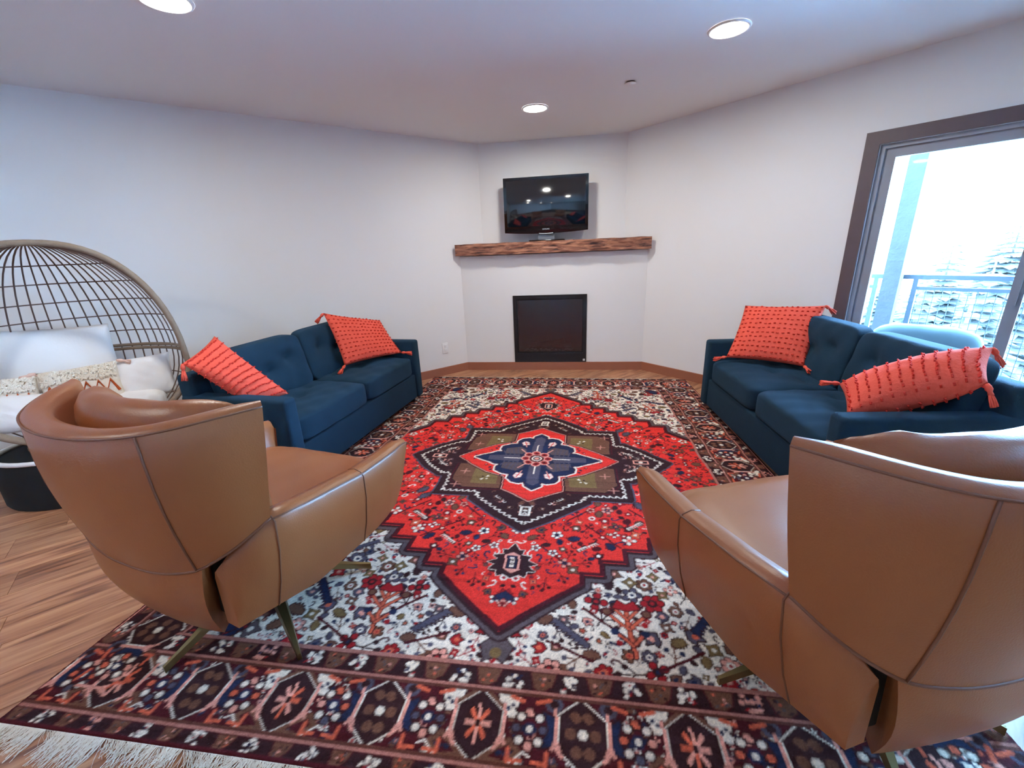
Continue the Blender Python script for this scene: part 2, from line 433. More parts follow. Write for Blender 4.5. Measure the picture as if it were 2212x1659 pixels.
tv = thing('television', 'black flat-screen television standing on the wooden mantel', 'television', (-.281, 4.775, 1.428))
TW, TZ0, TZ1 = .884, .095, .634
mb = MB(); rows = []
for i in range(25):
    f = i/24*2-1; x = f*TW/2; zb = TZ0-.018*(1-f*f)
    rows.append([(x, -.006, zb+.012), (x, 0, zb), (x, .05, zb+.03), (x, .075, zb+.12), (x, .075, TZ1-.08), (x, .045, TZ1-.004), (x, 0, TZ1), (x, -.006, TZ1-.006)])
mb.loft(rows, cv=True, capu=True); autosmooth(mb.build('housing', m_tvb, tv), 35)
rbox('screen', -TW/2+.03, TW/2-.03, -.0085, -.0055, TZ0+.058, TZ1-.03, .001, m_tvs, tv, 1)
MB().tube([(-.075+.15*i/12, -.004, TZ0-.016-.004*(1-((i-6)/6)**2)) for i in range(13)], .0035, 8).build('chin_trim', m_logo, tv, True)
rbox('neck', -.09, .09, .02, .06, .012, TZ0+.03, .006, m_clear, tv)
rbox('stand_base', -.18, .20, -.07, .12, .0005, .012, .005, m_tvb, tv)
cu = bpy.data.curves.new('tv_logo', 'FONT'); cu.body = 'SAMSUNG'; cu.size = .0165; cu.align_x = 'CENTER'; cu.extrude = .0004
tmp = bpy.data.objects.new('tmp', cu); COL.objects.link(tmp); bpy.context.view_layer.update()
me = bpy.data.meshes.new_from_object(tmp.evaluated_get(bpy.context.evaluated_depsgraph_get())); bpy.data.objects.remove(tmp)
for v in me.vertices: v.co = (v.co.x*1.0, -.0075-v.co.z, v.co.y+TZ0+.020)
me.materials.clear(); link('brand_lettering', me, m_logo, tv)

t = thing('wall_outlet', 'white electrical outlet low on the left wall beside the chimney', 'outlet', (-1.437+.0005, 4.543-.0005, .313), math.pi/4)
rbox('cover_plate', -.037, .037, -.006, 0, -.06, .06, .0025, m_plastic, t)
for z in (-.024, .024):
    s = rbox('socket', -.017, .017, -.008, -.005, z-.016, z+.016, .002, m_plastic, t)
    MB().box(-.008, -.006, -.0084, -.0079, z-.002, z+.008).box(.006, .008, -.0084, -.0079, z-.002, z+.007).box(-.002, .002, -.0084, -.0079, z-.011, z-.007).build('slot', m_slot, s)

# ------------------------------------------------------------------ rug: knotted pattern painted knot by knot into a colour attribute
RX, RY, RES = 1.45, 1.86, .0025
NX, NY = int(RX/RES), int(RY/RES)
img = np.zeros((NY, NX, 3), np.float32)
PAL = dict(red=(222, 54, 46), deep=(160, 34, 38), cream=(232, 216, 198), dark=(56, 33, 36), brown=(112, 74, 58), navy=(40, 46, 74), slate=(84, 78, 92),
           pink=(222, 150, 132), orange=(210, 98, 70), maroon=(78, 27, 34), olive=(122, 98, 62), grey=(92, 78, 80), blue=(42, 62, 98))
PALL = {k: np.array(lin(v)[:3], np.float32) for k, v in PAL.items()}
class TF:
    s = 1.; a = 0.; x = 0.; y = 0.; fx = 1.
tf = TF()
def setT(x, y, s=1., a=0., fx=1.): tf.x, tf.y, tf.s, tf.a, tf.fx = x, y, s, a, fx
def T(p):
    X, Y = p[0]*tf.s*tf.fx, p[1]*tf.s; c, d = math.cos(tf.a), math.sin(tf.a)
    return tf.x+X*c-Y*d, tf.y+X*d+Y*c
def fill(pts, col, raw=False):
    q = np.array(pts if raw else [T(p) for p in pts])/RES
    x0, x1 = max(0, int(q[:, 0].min())-1), min(NX, int(q[:, 0].max())+2); y0, y1 = max(0, int(q[:, 1].min())-1), min(NY, int(q[:, 1].max())+2)
    if x0 >= x1 or y0 >= y1: return
    gx, gy = np.meshgrid(np.arange(x0, x1)+.5, np.arange(y0, y1)+.5)
    ins = np.zeros(gx.shape, bool)
    for (ax, ay), (bx, by) in zip(q, np.roll(q, -1, 0)):
        if ay == by: continue
        c = ((ay > gy) != (by > gy)) & (gx < (bx-ax)*(gy-ay)/(by-ay)+ax); ins ^= c
    img[y0:y1, x0:x1][ins] = PALL[col]
def line(pts, w, col, closed=False, raw=False):
    q = np.array(pts if raw else [T(p) for p in pts])/RES; w = w/RES/2*(1 if raw else tf.s)
    w = max(w, .55)
    seg = list(zip(q, np.roll(q, -1, 0))) if closed else list(zip(q[:-1], q[1:]))
    for a, b in seg:
        x0, x1 = max(0, int(min(a[0], b[0])-w)-1), min(NX, int(max(a[0], b[0])+w)+2); y0, y1 = max(0, int(min(a[1], b[1])-w)-1), min(NY, int(max(a[1], b[1])+w)+2)
        if x0 >= x1 or y0 >= y1: continue
        gx, gy = np.meshgrid(np.arange(x0, x1)+.5, np.arange(y0, y1)+.5); d = b-a; L = d@d+1e-9
        tt = np.clip(((gx-a[0])*d[0]+(gy-a[1])*d[1])/L, 0, 1); dd = (gx-a[0]-tt*d[0])**2+(gy-a[1]-tt*d[1])**2
        img[y0:y1, x0:x1][dd <= w*w] = PALL[col]
def disc(x, y, r, col, n=10): fill([(x+r*math.cos(2*math.pi*k/n), y+r*math.sin(2*math.pi*k/n)) for k in range(n)], col)
def outl(pts, col, oc, w): line(pts, w*2, oc, True); fill(pts, col)
def rc(*a): return random.choice(a)
# motifs, unit size ~1
def flower(n=6, c='cream', mid='deep', oc='dark', core='navy'):
    for k in range(n):
        q = 2*math.pi*k/n; disc(.62*math.cos(q), .62*math.sin(q), .42, oc, 8)
    for k in range(n):
        q = 2*math.pi*k/n; disc(.62*math.cos(q), .62*math.sin(q), .30, c, 8)
    disc(0, 0, .42, mid, 8); disc(0, 0, .2, core, 6)
def leaf(c, oc='dark', L=1.6, n=5):
    a = [(-.1, -L/2)]+[p for k in range(n) for p in ((.22+.42*math.sin(math.pi*(k+.5)/n), -L/2+L*(k+.7)/n), (.1+.22*math.sin(math.pi*(k+.6)/n), -L/2+L*(k+.95)/n))]+[(0, L/2)]
    b = [(-x, y) for x, y in reversed(a[1:-1])]
    outl(a+b, c, oc, .10)
def feather(c='navy', oc='dark', L=3.2, n=9):
    a = [(-.16, -L/2), (.12, -L/2)]
    for k in range(n): a += [(.55, -L/2+L*(k+.9)/n), (.16, -L/2+L*(k+.75)/n)]
    a += [(0, L/2), (-.16, L/2-.2)]
    outl(a, c, oc, .08)
def bud(c='pink', c2='navy', oc='dark'):
    outl([(-.5, -.3), (-.7, .3), (-.3, .2), (0, .7), (.3, .2), (.7, .3), (.5, -.3), (0, -.7)], c, oc, .13); disc(0, 0, .28, c2, 8)
def hook(c='dark', w=.26): line([(-.6, -.5), (-.2, .1), (.3, .3), (.6, 0), (.4, -.25)], w, c)
def blossom(c='brown', c2='pink', oc='dark'):
    pts = []
    for k in range(8):
        q = 2*math.pi*k/8; r = .9 if k % 2 == 0 else .5; pts.append((r*math.cos(q), r*math.sin(q)))
    outl(pts, c, oc, .1); disc(0, 0, .25, c2, 6)
def sprig(c='deep', c2='navy'):
    line([(0, -1), (0, 1)], .14, c); line([(0, -.2), (.6, .4)], .12, c); line([(0, -.2), (-.6, .4)], .12, c); disc(.6, .5, .26, c2, 6); disc(-.6, .5, .26, c2, 6); disc(0, 1, .3, c, 6)
def comb(c='cream', n=7, L=2.2):
    line([(-L/2, 0), (L/2, 0)], .16, c)
    for k in range(n): line([(-L/2+L*k/(n-1), 0), (-L/2+L*k/(n-1)+.12, .42)], .12, c)
def wave(pts, amp, per, w, col):
    """running-dog line along a raw polyline"""
    out = []
    for a, b in zip(pts, pts[1:]):
        d = np.array(b)-np.array(a); L = np.hypot(*d); n = max(2, int(L/per)); nn = np.array([-d[1], d[0]])/L
        for k in range(n):
            for f, s in ((0, 0), (.25, .6), (.45, 1), (.6, .8), (.55, .15), (.8, 0)):
                out.append(tuple(np.array(a)+d*(k+f)/n+nn*amp*s))
    line(out, w, col, raw=True)
FXH, FYH = 1.08, 1.50
img[:] = PALL['maroon']
fill([(0, 0), (FXH, 0), (FXH, FYH), (0, FYH)], 'cream', True)
# the red field outline (stepped hexagon), one quadrant
hexo = [(0, 1.37), (.30, 1.11), (.30, 1.05), (.39, 1.05), (.39, .965), (.50, .965), (.50, .88), (.61, .88), (.61, .79), (.72, .79), (.72, .70), (.83, .70), (.83, .60), (.94, .60), (.94, .50), (1.05, .38), (1.09, .34), (1.09, -.1), (-.05, -.1), (-.05, 1.37)]
def inhex(x, y): return y < 1.36-.93*x if x < .3 else y < 1.08-(x-.30)*.93+.02
# cream-ground motifs
trees = [(.62, 1.10, 0.2)]
def cream_field():
    pts = []
    tries = 0
    while tries < 9000:
        tries += 1
        x, y = random.uniform(0, FXH), random.uniform(.2, FYH)
        if inhex(x, y+.0) or y < 1.40-.93*x and x < .3: continue
        r = random.choice((.030, .036, .042, .048)) if tries < 2500 else random.choice((.016, .022))
        if any(math.hypot(x-a, y-b) < (r+c)*.74 for a, b, c in pts): continue
        pts.append((x, y, r))
    for x, y, r in pts:
        setT(x, y, r, random.uniform(0, 6.28), rc(-1, 1)); k = random.random()
        if k < .20: leaf(rc('brown', 'dark', 'navy', 'deep', 'slate', 'olive'))
        elif k < .36: flower(rc(4, 5, 6), rc('brown', 'pink', 'slate', 'deep'), rc('cream', 'orange', 'dark'), 'dark', rc('navy', 'deep'))
        elif k < .52: bud(rc('brown', 'deep', 'slate', 'pink'), rc('navy', 'pink', 'orange'))
        elif k < .62: hook(rc('dark', 'deep', 'maroon'))
        elif k < .76: sprig(rc('deep', 'dark', 'brown'), rc('navy', 'slate', 'dark'))
        elif k < .84: hook('navy'); disc(0, 0, .3, 'deep', 6)
        else: blossom(rc('brown', 'grey', 'deep', 'olive'), rc('pink', 'cream'))
    # dark diagonal stems
    for x, y, a, L in [(.40, 1.30, .7, .22), (.80, 1.02, -.6, .20), (.25, 1.42, .4, .16), (.95, .78, -.9, .16), (.9, 1.3, .75, .24), (.62, 1.42, -.5, .18)]:
        c, s = math.cos(a)*L/2, math.sin(a)*L/2; line([(x-c, y-s), (x+c, y+s)], .012, 'maroon', raw=True)
    # coral trees with branches
    for x, y, s, a in [(.47, 1.30, .085, 3.14), (.90, .98, .075, 3.5), (.98, 1.40, .06, 2.6)]:
        setT(x, y, s, a)
        line([(0, -1.4), (0, 1.1)], .24, 'maroon'); line([(0, -1.4), (0, 1.1)], .15, 'orange')
        for f in (-1, 1):
            for p in (([(0, -.9), (f*.55, -.3)]), ([(0, -.1), (f*.8, .7)]), ([(0, .4), (f*.5, 1.0)])): line(p, .20, 'maroon'); line(p, .12, 'orange')
            disc(f*.85, .8, .26, 'maroon', 8); disc(f*.85, .8, .17, 'brown', 8); disc(f*.5, 1.15, .22, 'dark', 8); disc(f*.62, -.25, .2, 'navy', 6)
        outl([(-.6, 1.05), (-.35, 1.5), (0, 1.25), (.35, 1.5), (.6, 1.05), (0, .9)], 'deep', 'dark', .05)
    for x, y, s, a in [(.26, 1.34, .05, 2.3), (.74, 1.24, .05, .7), (.72, .95, .045, 2.2), (.98, 1.12, .05, 1.2)]:
        setT(x, y, s, a); feather(rc('navy', 'slate'))
    setT(0, 1.455, .07, 0); outl([(-.8, -.4), (-.5, .5), (0, .2), (.5, .5), (.8, -.4), (.3, -.9), (-.3, -.9)], 'grey', 'dark', .08); disc(0, 0, .3, 'olive')
    for x, y, a in [(1.0, 1.44, .2), (1.02, 1.42, .2)]:
        setT(x, y, .07, a); outl([(-.7, -.8), (-.7, .3), (0, 1), (.7, .3), (.7, -.8)], 'deep', 'dark', .08); leaf('navy')
cream_field()
line(hexo, .085, 'dark', raw=True); line(hexo, .068, 'grey', raw=True); line(hexo, .032, 'dark', raw=True)
fill(hexo, 'red', True)
line([(x*1-.0, y-.012) for x, y in hexo[:17]], .02, 'maroon', raw=True)
# red-ground motifs
def red_field():
    pts = []; tries = 0
    while tries < 5200:
        tries += 1
        x, y = random.uniform(0, FXH), random.uniform(0, 1.25)
        if not inhex(x+.045, y+.045): continue
        r = random.choice((.026, .032, .036)) if tries < 2200 else random.choice((.014, .020))
        if any(math.hypot(x-a, y-b) < (r+c)*.76 for a, b, c in pts): continue
        pts.append((x, y, r))
    for x, y in [(.2, .95), (.4, .78), (.62, .62), (.85, .4), (.95, .2), (.75, .52), (.3, .6)]:
        a = rc(.75, -.75, .8); c, s = math.cos(a)*.11, math.sin(a)*.11; line([(x-c, y-s), (x+c, y+s)], .009, 'maroon', raw=True)
    for x, y, r in pts:
        setT(x, y, r, random.uniform(0, 6.28), rc(-1, 1)); k = random.random()
        if k < .16: leaf(rc('navy', 'maroon', 'dark', 'brown'), 'maroon')
        elif k < .26: flower(rc(4, 5), rc('cream', 'pink', 'brown'), rc('deep', 'navy'), 'maroon', rc('dark', 'orange'))
        elif k < .42: bud(rc('deep', 'maroon', 'brown'), rc('navy', 'cream'), 'maroon')
        elif k < .60: hook(rc('maroon', 'dark', 'navy'))
        elif k < .74: sprig('maroon', rc('navy', 'maroon', 'dark'))
        elif k < .82: hook('cream', .2)
        elif k < .87: disc(0, 0, .5, 'cream', 8); disc(0, 0, .28, 'deep', 6)
        else: blossom(rc('deep', 'orange', 'brown'), rc('cream', 'navy'), 'maroon')
    for x, y, a in [(.33, .86, -.6), (.55, .68, -.65)]:
        setT(x, y, .042, a); comb('maroon', 8, 2.6); setT(x, y, .036, a); comb('cream', 8, 2.6)
    for x, y in [(.52, .80), (.70, .66)]:
        setT(x, y, .036); flower(4, 'cream', 'pink', 'maroon', 'red')
red_field()
# pendant palmette
setT(0, 1.0, .085, 0)
pp = [(0, -1.5), (.3, -.95), (.55, -1.0), (.45, -.6), (1.0, -.5), (.75, -.2), (1.25, .05), (.85, .2), (1.15, .55), (.75, .6), (.7, 1.0), (.4, .85), (0, 1.1)]
pp = pp+[(-x, y) for x, y in reversed(pp[1:-1])]
line(pp, .14, 'cream', True); line(pp, .07, 'dark', True); fill(pp, 'dark'); outl([(-.42, -.55), (-.42, .5), (0, .8), (.42, .5), (.42, -.55), (0, -.8)], 'pink', 'maroon', .05)
outl([(-.25, -.5), (-.25, .45), (.25, .45), (.25, -.5)], 'navy', 'dark', .03); outl([(-.12, -.4), (-.12, .35), (.12, .35), (.12, -.4)], 'cream', 'dark', .02)
line([(-.1, -.35), (.1, -.2), (-.1, -.05), (.1, .1), (-.1, .25)], .06, 'dark')
setT(0, 1.20, .055); outl([(-.7, 0), (-.3, .4), (0, .1), (.3, .4), (.7, 0), (0, -.5)], 'navy', 'maroon', .08)
# dark star medallion
star = [(0, .76), (.14, .66), (.33, .50), (.33, .46), (.56, .46), (.56, .255), (.60, .255), (.72, .16), (.86, 0), (.86, -.1), (-.05, -.1), (-.05, .76)]
line(star[:10], .05, 'slate', raw=True); line(star[:10], .03, 'dark', raw=True); fill(star, 'dark', True)
wave([(0, .72), (.13, .625), (.315, .47), (.315, .435), (.535, .435), (.535, .235), (.59, .235), (.705, .14), (.82, 0)][::-1], .016, .036, .007, 'cream')
fill([(.14, .10), (.14, .385), (.42, .385), (.50, .30), (.50, .10)], 'brown', True); line([(.14, .40), (.44, .40), (.515, .31), (.515, .10)], .008, 'maroon', raw=True)
fill([(.22, .14), (.22, .34), (.38, .34), (.38, .14)], 'olive', True)
for x, y in [(.30, .27)]:
    setT(x, y, .035, .78); fill([(-1, .25), (-.15, 0), (-1, -.25)], 'cream'); fill([(1, .25), (.15, 0), (1, -.25)], 'cream'); disc(0, .5, .22, 'cream', 6); disc(0, -.5, .22, 'dark', 6)
for x, y in [(.47, .36), (.44, .20)]:
    setT(x, y, .03); line([(-1, 0), (1, 0)], .2, 'pink'); line([(0, -1), (0, 1)], .2, 'pink')
for x, y, a in [(.16, .50, 2.4), (.62, .11, 2.4)]:
    setT(x, y, .030, a); comb('cream', 6, 3.0)
for q in range(420):
    x, y = random.uniform(.0, .8), random.uniform(.0, .7)
    if x/.84+y/.74 > .92 or (x < .52 and y < .42): continue
    setT(x, y, random.uniform(.012, .022), random.uniform(0, 6.28)); rc(lambda: hook('pink', .2), lambda: blossom('grey', 'pink', 'maroon'), lambda: leaf('brown', 'maroon'), lambda: leaf('dark', 'brown'), lambda: hook('brown', .3), lambda: hook('cream', .2), lambda: blossom('brown', 'cream', 'dark'), lambda: hook('pink', .25))()
setT(0, .60, .034); line([(-.7, -1.1), (.7, -1.1), (.7, 1.1), (-.7, 1.1)], .32, 'cream', True); line([(-.3, -.6), (.3, -.1), (-.3, .2), (.3, .7)], .2, 'cream')
setT(.68, 0, .034); line([(-1.3, -.6), (1.3, -.6), (1.3, .6), (-1.3, .6)], .3, 'pink', True); disc(0, 0, .4, 'cream')
for k in range(5):
    setT(.60+.028*k, .05, .03); line([(0, 0), (0, 1.0)], .22, rc('pink', 'grey'))
# red inner cross and its outline
cross = [(0, .50), (.10, .43), (.175, .385), (.175, .24), (.30, .19), (.42, .10), (.53, 0), (.53, -.1), (-.05, -.1), (-.05, .50)]
line(cross[:8], .040, 'dark', raw=True); line(cross[:8], .022, 'pink', raw=True); line(cross[:8], .010, 'dark', raw=True); fill(cross, 'red', True)
for q in range(120):
    x, y = random.uniform(0, .5), random.uniform(0, .47)
    if x/.52+y/.47 > .9: continue
    setT(x, y, .013, random.uniform(0, 6.28)); rc(lambda: hook('maroon', .3), lambda: blossom('deep', 'cream', 'maroon'), lambda: leaf('navy', 'maroon'))()
# navy flower with cream outline
flw = [(0, .385), (.045, .345), (.05, .30), (.085, .315), (.13, .30), (.155, .265), (.15, .215), (.20, .205), (.25, .17), (.255, .125), (.235, .09), (.275, .085), (.31, .06), (.36, .035), (.42, 0), (.42, -.1), (-.05, -.1), (-.05, .385)]
line(flw[:15], .034, 'cream', raw=True); line(flw[:15], .012, 'maroon', raw=True); fill(flw, 'navy', True)
fill([(0, .34), (.038, .31), (.038, .10), (0, .10)], 'slate', True); fill([(.10, 0), (.33, 0), (.33, .03), (.12, .05)], 'slate', True); fill([(.10, .06), (.22, .06), (.22, .14), (.12, .17), (.07, .12)], 'grey', True)
for k in range(4): line([(.12+.03*k, .03), (.14+.03*k, .16-.02*k)], .008, 'slate', raw=True)
setT(.095, .22, .034, -.3); line([(0, -1.6), (0, 1)], .2, 'pink'); outl([(-.6, -.6), (-.7, .6), (0, 1.2), (.7, .6), (.6, -.6)], 'cream', 'pink', .1); line([(0, -.6), (0, .9)], .22, 'red'); line([(-.4, 0), (.4, .2)], .2, 'red')
line([(.05, .05), (.11, .13)], .010, 'pink', raw=True); line([(0, .10), (0, .2)], .008, 'cream', raw=True); line([(.1, 0), (.22, 0)], .010, 'cream', raw=True)
for k in range(8):
    q = k*math.pi/4
    setT(.075*math.cos(q), .075*math.sin(q), .034); disc(0, 0, 1, 'pink', 10); disc(0, 0, .66, 'deep', 10); disc(0, 0, .3, 'dark', 8)
setT(0, 0, .05); disc(0, 0, 1, 'maroon'); disc(0, 0, .72, 'cream'); disc(0, 0, .52, 'grey'); disc(0, 0, .3, 'pink')
# blue hooked corners of the medallion
for x, y in [(.60, .50), (.64, .44)]:
    setT(x, y, .045, -.6); leaf('slate', 'dark')
# ---- borders
def band(fn, L, t0, t1, kind):
    """fn(s,t)->(x,y); s runs along the border from its middle"""
    def put(s, t, size, a=0, flip=1):
        x, y = fn(s, t); x1, y1 = fn(s+.01, t); setT(x, y, size, math.atan2(y1-y, x1-x)+a, flip)
    w = t1-t0; mid = (t0+t1)/2
    if kind == 'guard':
        fillp = [fn(0, t0), fn(L, t0), fn(L, t1), fn(0, t1)]; fill(fillp, 'dark', True)
        s = 0.; k = 0; step = .088
        while s < L:
            if k % 2 == 0:
                put(s, mid, w*.40); outl([(-1.2, -.9), (-.8, .5), (-.3, .9), (.3, .9), (.8, .5), (1.2, -.9)], 'brown', 'maroon', .14)
                for q in range(7): disc(random.uniform(-.7, .7), random.uniform(-.6, .6), .16, rc('pink', 'dark', 'orange', 'grey'), 6)
            else:
                put(s, mid, w*.40)
                c = rc('cream', 'cream', 'pink')
                for q in range(9):
                    disc(random.uniform(-.85, .85), random.uniform(-.75, .75), .27, c, 6)
                for q in range(5): disc(random.uniform(-.6, .6), random.uniform(-.6, .6), .15, rc('slate', 'deep', 'navy'), 6)
            s += step; k += 1
        for tt in (t0+.006, t1-.006):
            line([fn(0, tt), fn(L, tt)], .014, 'maroon', raw=True); line([fn(0, tt), fn(L, tt)], .005, 'pink', raw=True)
    else:
        fill([fn(0, t0), fn(L, t0), fn(L, t1), fn(0, t1)], 'maroon', True)
        # small fillers first
        for q in range(int(L/.0055)):
            s, t = random.uniform(0, L), random.uniform(t0+.012, t1-.012); put(s, t, random.uniform(.010, .017), random.uniform(0, 6.28))
            rc(lambda: hook('pink', .3), lambda: flower(4, 'cream', 'deep', 'dark', 'pink'), lambda: leaf('brown', 'dark'), lambda: bud('grey', 'cream', 'dark'), lambda: hook('cream', .25), lambda: blossom('slate', 'pink', 'dark'), lambda: leaf('navy', 'dark'))()
        s = 0.; k = 0; step = .30
        while s < L+.2:
            big = k % 2 == 0
            put(s, mid, w*.5)
            hx = [(0, -.95), (.62, -.45), (.62, .45), (0, .95), (-.62, .45), (-.62, -.45)]
            if big:
                for f in (-1, 1):
                    outl([(f*.5, -.9), (f*1.15, -.85), (f*1.0, -.25), (f*.6, -.3)], 'cream', 'dark', .05)
                    for q in range(4): disc(f*(.7+.12*q), -.6+.1*(q % 2), .07, rc('navy', 'dark'), 5)
                    line([(f*.3, .85), (f*.9, .95), (f*1.2, .6), (f*.95, .35), (f*.7, .5)], .16, 'brown'); line([(f*.3, .95), (f*.9, 1.0), (f*1.3, .6), (f*1.5, .7)], .05, 'cream')
                line(hx, .30, 'brown', True); line(hx, .06, 'cream', True); fill(hx, 'dark')
                for q in range(8):
                    z = q*math.pi/4; fill([(.08*math.cos(z-.5), .12*math.sin(z-.5)), (.36*math.cos(z-.16), .55*math.sin(z-.16)), (.36*math.cos(z+.16), .55*math.sin(z+.16)), (.08*math.cos(z+.5), .12*math.sin(z+.5))], rc('orange', 'pink'))
            else:
                for f in (-1, 1):
                    outl([(f*.45, -.2), (f*1.05, -.5), (f*.9, 0), (f*1.15, .45), (f*.5, .3)], 'navy', 'dark', .05); disc(f*.75, -.75, .26, 'slate', 8); disc(f*.75, -.75, .14, 'dark', 6)
                line(hx, .14, 'dark', True); line(hx, .09, 'cream', True); fill(hx, 'dark')
                for q in range(6):
                    z = q*math.pi/3; disc(.33*math.cos(z), .52*math.sin(z), .16, 'brown', 8)
                disc(0, 0, .15, 'cream', 6)
            # flower cluster and forked stems halfway
            for f in (-1, 1):
                put(s+f*step/2, mid, w*.5)
                for q in range(8):
                    z = q*math.pi/4; disc(.36*math.cos(z), .44*math.sin(z), .17, 'dark', 6); disc(.36*math.cos(z), .44*math.sin(z), .115, 'cream' if q % 2 else rc('pink', 'orange', 'slate'), 6)
                disc(0, 0, .2, 'navy', 6); disc(0, 0, .1, 'cream', 6)
                for g in (-1, 1):
                    line([(g*.15, .8), (g*.5, .85), (g*.5, .55)], .1, 'orange'); line([(g*.2, -.75), (g*.55, -.85)], .12, 'orange')
                    line([(g*.72, -.6), (g*.72, .4), (g*.9, .6)], .1, 'pink'); line([(g*.62, .45), (g*.72, .2), (g*.84, .45)], .08, 'pink')
            s += step; k += 1
        for tt, c in ((t0+.005, 'orange'), (t1-.005, 'orange')):
            line([fn(0, tt), fn(L, tt)], .012, 'maroon', raw=True); line([fn(0, tt), fn(L, tt)], .006, 'brown', raw=True)
G0, G1, G2 = .085, .295, .37
for fn, L in ((lambda s, t: (s, FYH+t), FXH+.37), (lambda s, t: (FXH+t, s), FYH+.02)):
    band(fn, L, 0, G0, 'guard'); band(fn, L, G0, G1, 'main'); band(fn, L, G1, G2-.012, 'guard')
band(lambda s, t: (s, FYH+t), FXH+.10, 0, G0, 'guard')
line([(FXH, 0), (FXH, FYH), (0, FYH)], .012, 'maroon', raw=True); line([(FXH, 0), (FXH, FYH), (0, FYH)], .005, 'pink', raw=True)
line([(RX-.006, 0), (RX-.006, RY-.006), (0, RY-.006)], .014, 'maroon', raw=True)
q4 = img[:NY//2*2, :NX//2*2].reshape(NY//2, 2, NX//2, 2, 3).mean((1, 3))
full = np.concatenate([q4[:, ::-1], q4], 1); full = np.concatenate([full[::-1], full], 0)
gy, gx = full.shape[:2]
# gentle knot-level irregularity: shift rows a little and vary the dye lots
rng = np.random.default_rng(3)
sh = np.round(1.2*np.sin(np.arange(gy)/37.)+.9*np.sin(np.arange(gy)/11.)).astype(int)
for j in range(gy):
    a = 6; row = full[j].copy(); full[j, a:-a] = np.roll(row, sh[j], 0)[a:-a]
full *= (1+.10*np.repeat(rng.standard_normal((gy//4+1)), 4)[:gy, None, None]*.5+.10*rng.standard_normal((gy, gx, 1))).clip(.6, 1.4)
ux = np.linspace(-1, 1, gx); vy = np.linspace(-1, 1, gy)
RUGY0, RUGY1 = .695, 4.365
def rugpt(U, V):
    f = (V+1)/2; xl = -1.80+.255*f; xr = 1.225-.07*f*f
    return xl+(xr-xl)*(U+1)/2, RUGY0+(RUGY1-RUGY0)*f-.04*U*f
U, V = np.meshgrid(ux, vy); X, Y = rugpt(U, V)
Z = .0125+.0006*rng.standard_normal(X.shape)+.0010*np.sin(X*5)*np.sin(Y*4)
lum = full.mean(2); Z += .0005*(lum-lum.mean())
Z[0] = Z[-1] = .002; Z[:, 0] = Z[:, -1] = .002
verts = np.stack([X, Y, Z], -1).reshape(-1, 3).astype(np.float32)
ii = np.arange(gy*gx).reshape(gy, gx)
quads = np.stack([ii[:-1, :-1], ii[:-1, 1:], ii[1:, 1:], ii[1:, :-1]], -1).reshape(-1, 4)
me = bpy.data.meshes.new('rug_pile'); me.vertices.add(len(verts)); me.vertices.foreach_set('co', verts.ravel())
nq = len(quads); me.loops.add(nq*4); me.loops.foreach_set('vertex_index', quads.ravel().astype(np.int32))
me.polygons.add(nq); me.polygons.foreach_set('loop_start', np.arange(0, nq*4, 4, dtype=np.int32)); me.update(calc_edges=True)
at = me.color_attributes.new('knots', 'FLOAT_COLOR', 'POINT')
at.data.foreach_set('color', np.concatenate([full.reshape(-1, 3), np.ones((gy*gx, 1))], 1).astype(np.float32).ravel())
m_rug, t_, b_ = nt('hand_knotted_wool')
an = t_.nodes.new('ShaderNodeAttribute'); an.attribute_name = 'knots'
nz = t_.nodes.new('ShaderNodeTexNoise'); nz.inputs['Scale'].default_value = 420; nz.inputs['Detail'].default_value = 2
tcn = t_.nodes.new('ShaderNodeTexCoord'); mr = t_.nodes.new('ShaderNodeMapRange'); mr.inputs['To Min'].default_value = .62; mr.inputs['To Max'].default_value = 1.4
mx = t_.nodes.new('ShaderNodeMix'); mx.data_type = 'RGBA'; mx.blend_type = 'MULTIPLY'; mx.inputs[0].default_value = 1
bpn = t_.nodes.new('ShaderNodeBump'); bpn.inputs['Strength'].default_value = .5; bpn.inputs['Distance'].default_value = .006
t_.links.new(tcn.outputs['Object'], nz.inputs[0]); t_.links.new(nz.outputs[0], mr.inputs[0]); t_.links.new(an.outputs['Color'], mx.inputs[6]); t_.links.new(mr.outputs[0], mx.inputs[7])
t_.links.new(mx.outputs[2], b_.inputs['Base Color']); t_.links.new(nz.outputs[0], bpn.inputs['Height']); t_.links.new(bpn.outputs[0], b_.inputs['Normal'])
b_.inputs['Roughness'].default_value = .95; b_.inputs['Specular IOR Level'].default_value = .1
rug = thing('area_rug', 'large red and cream patterned oriental wool rug with central medallion', 'rug', (0, 0, 0))
link('pile', me, m_rug, rug, True)
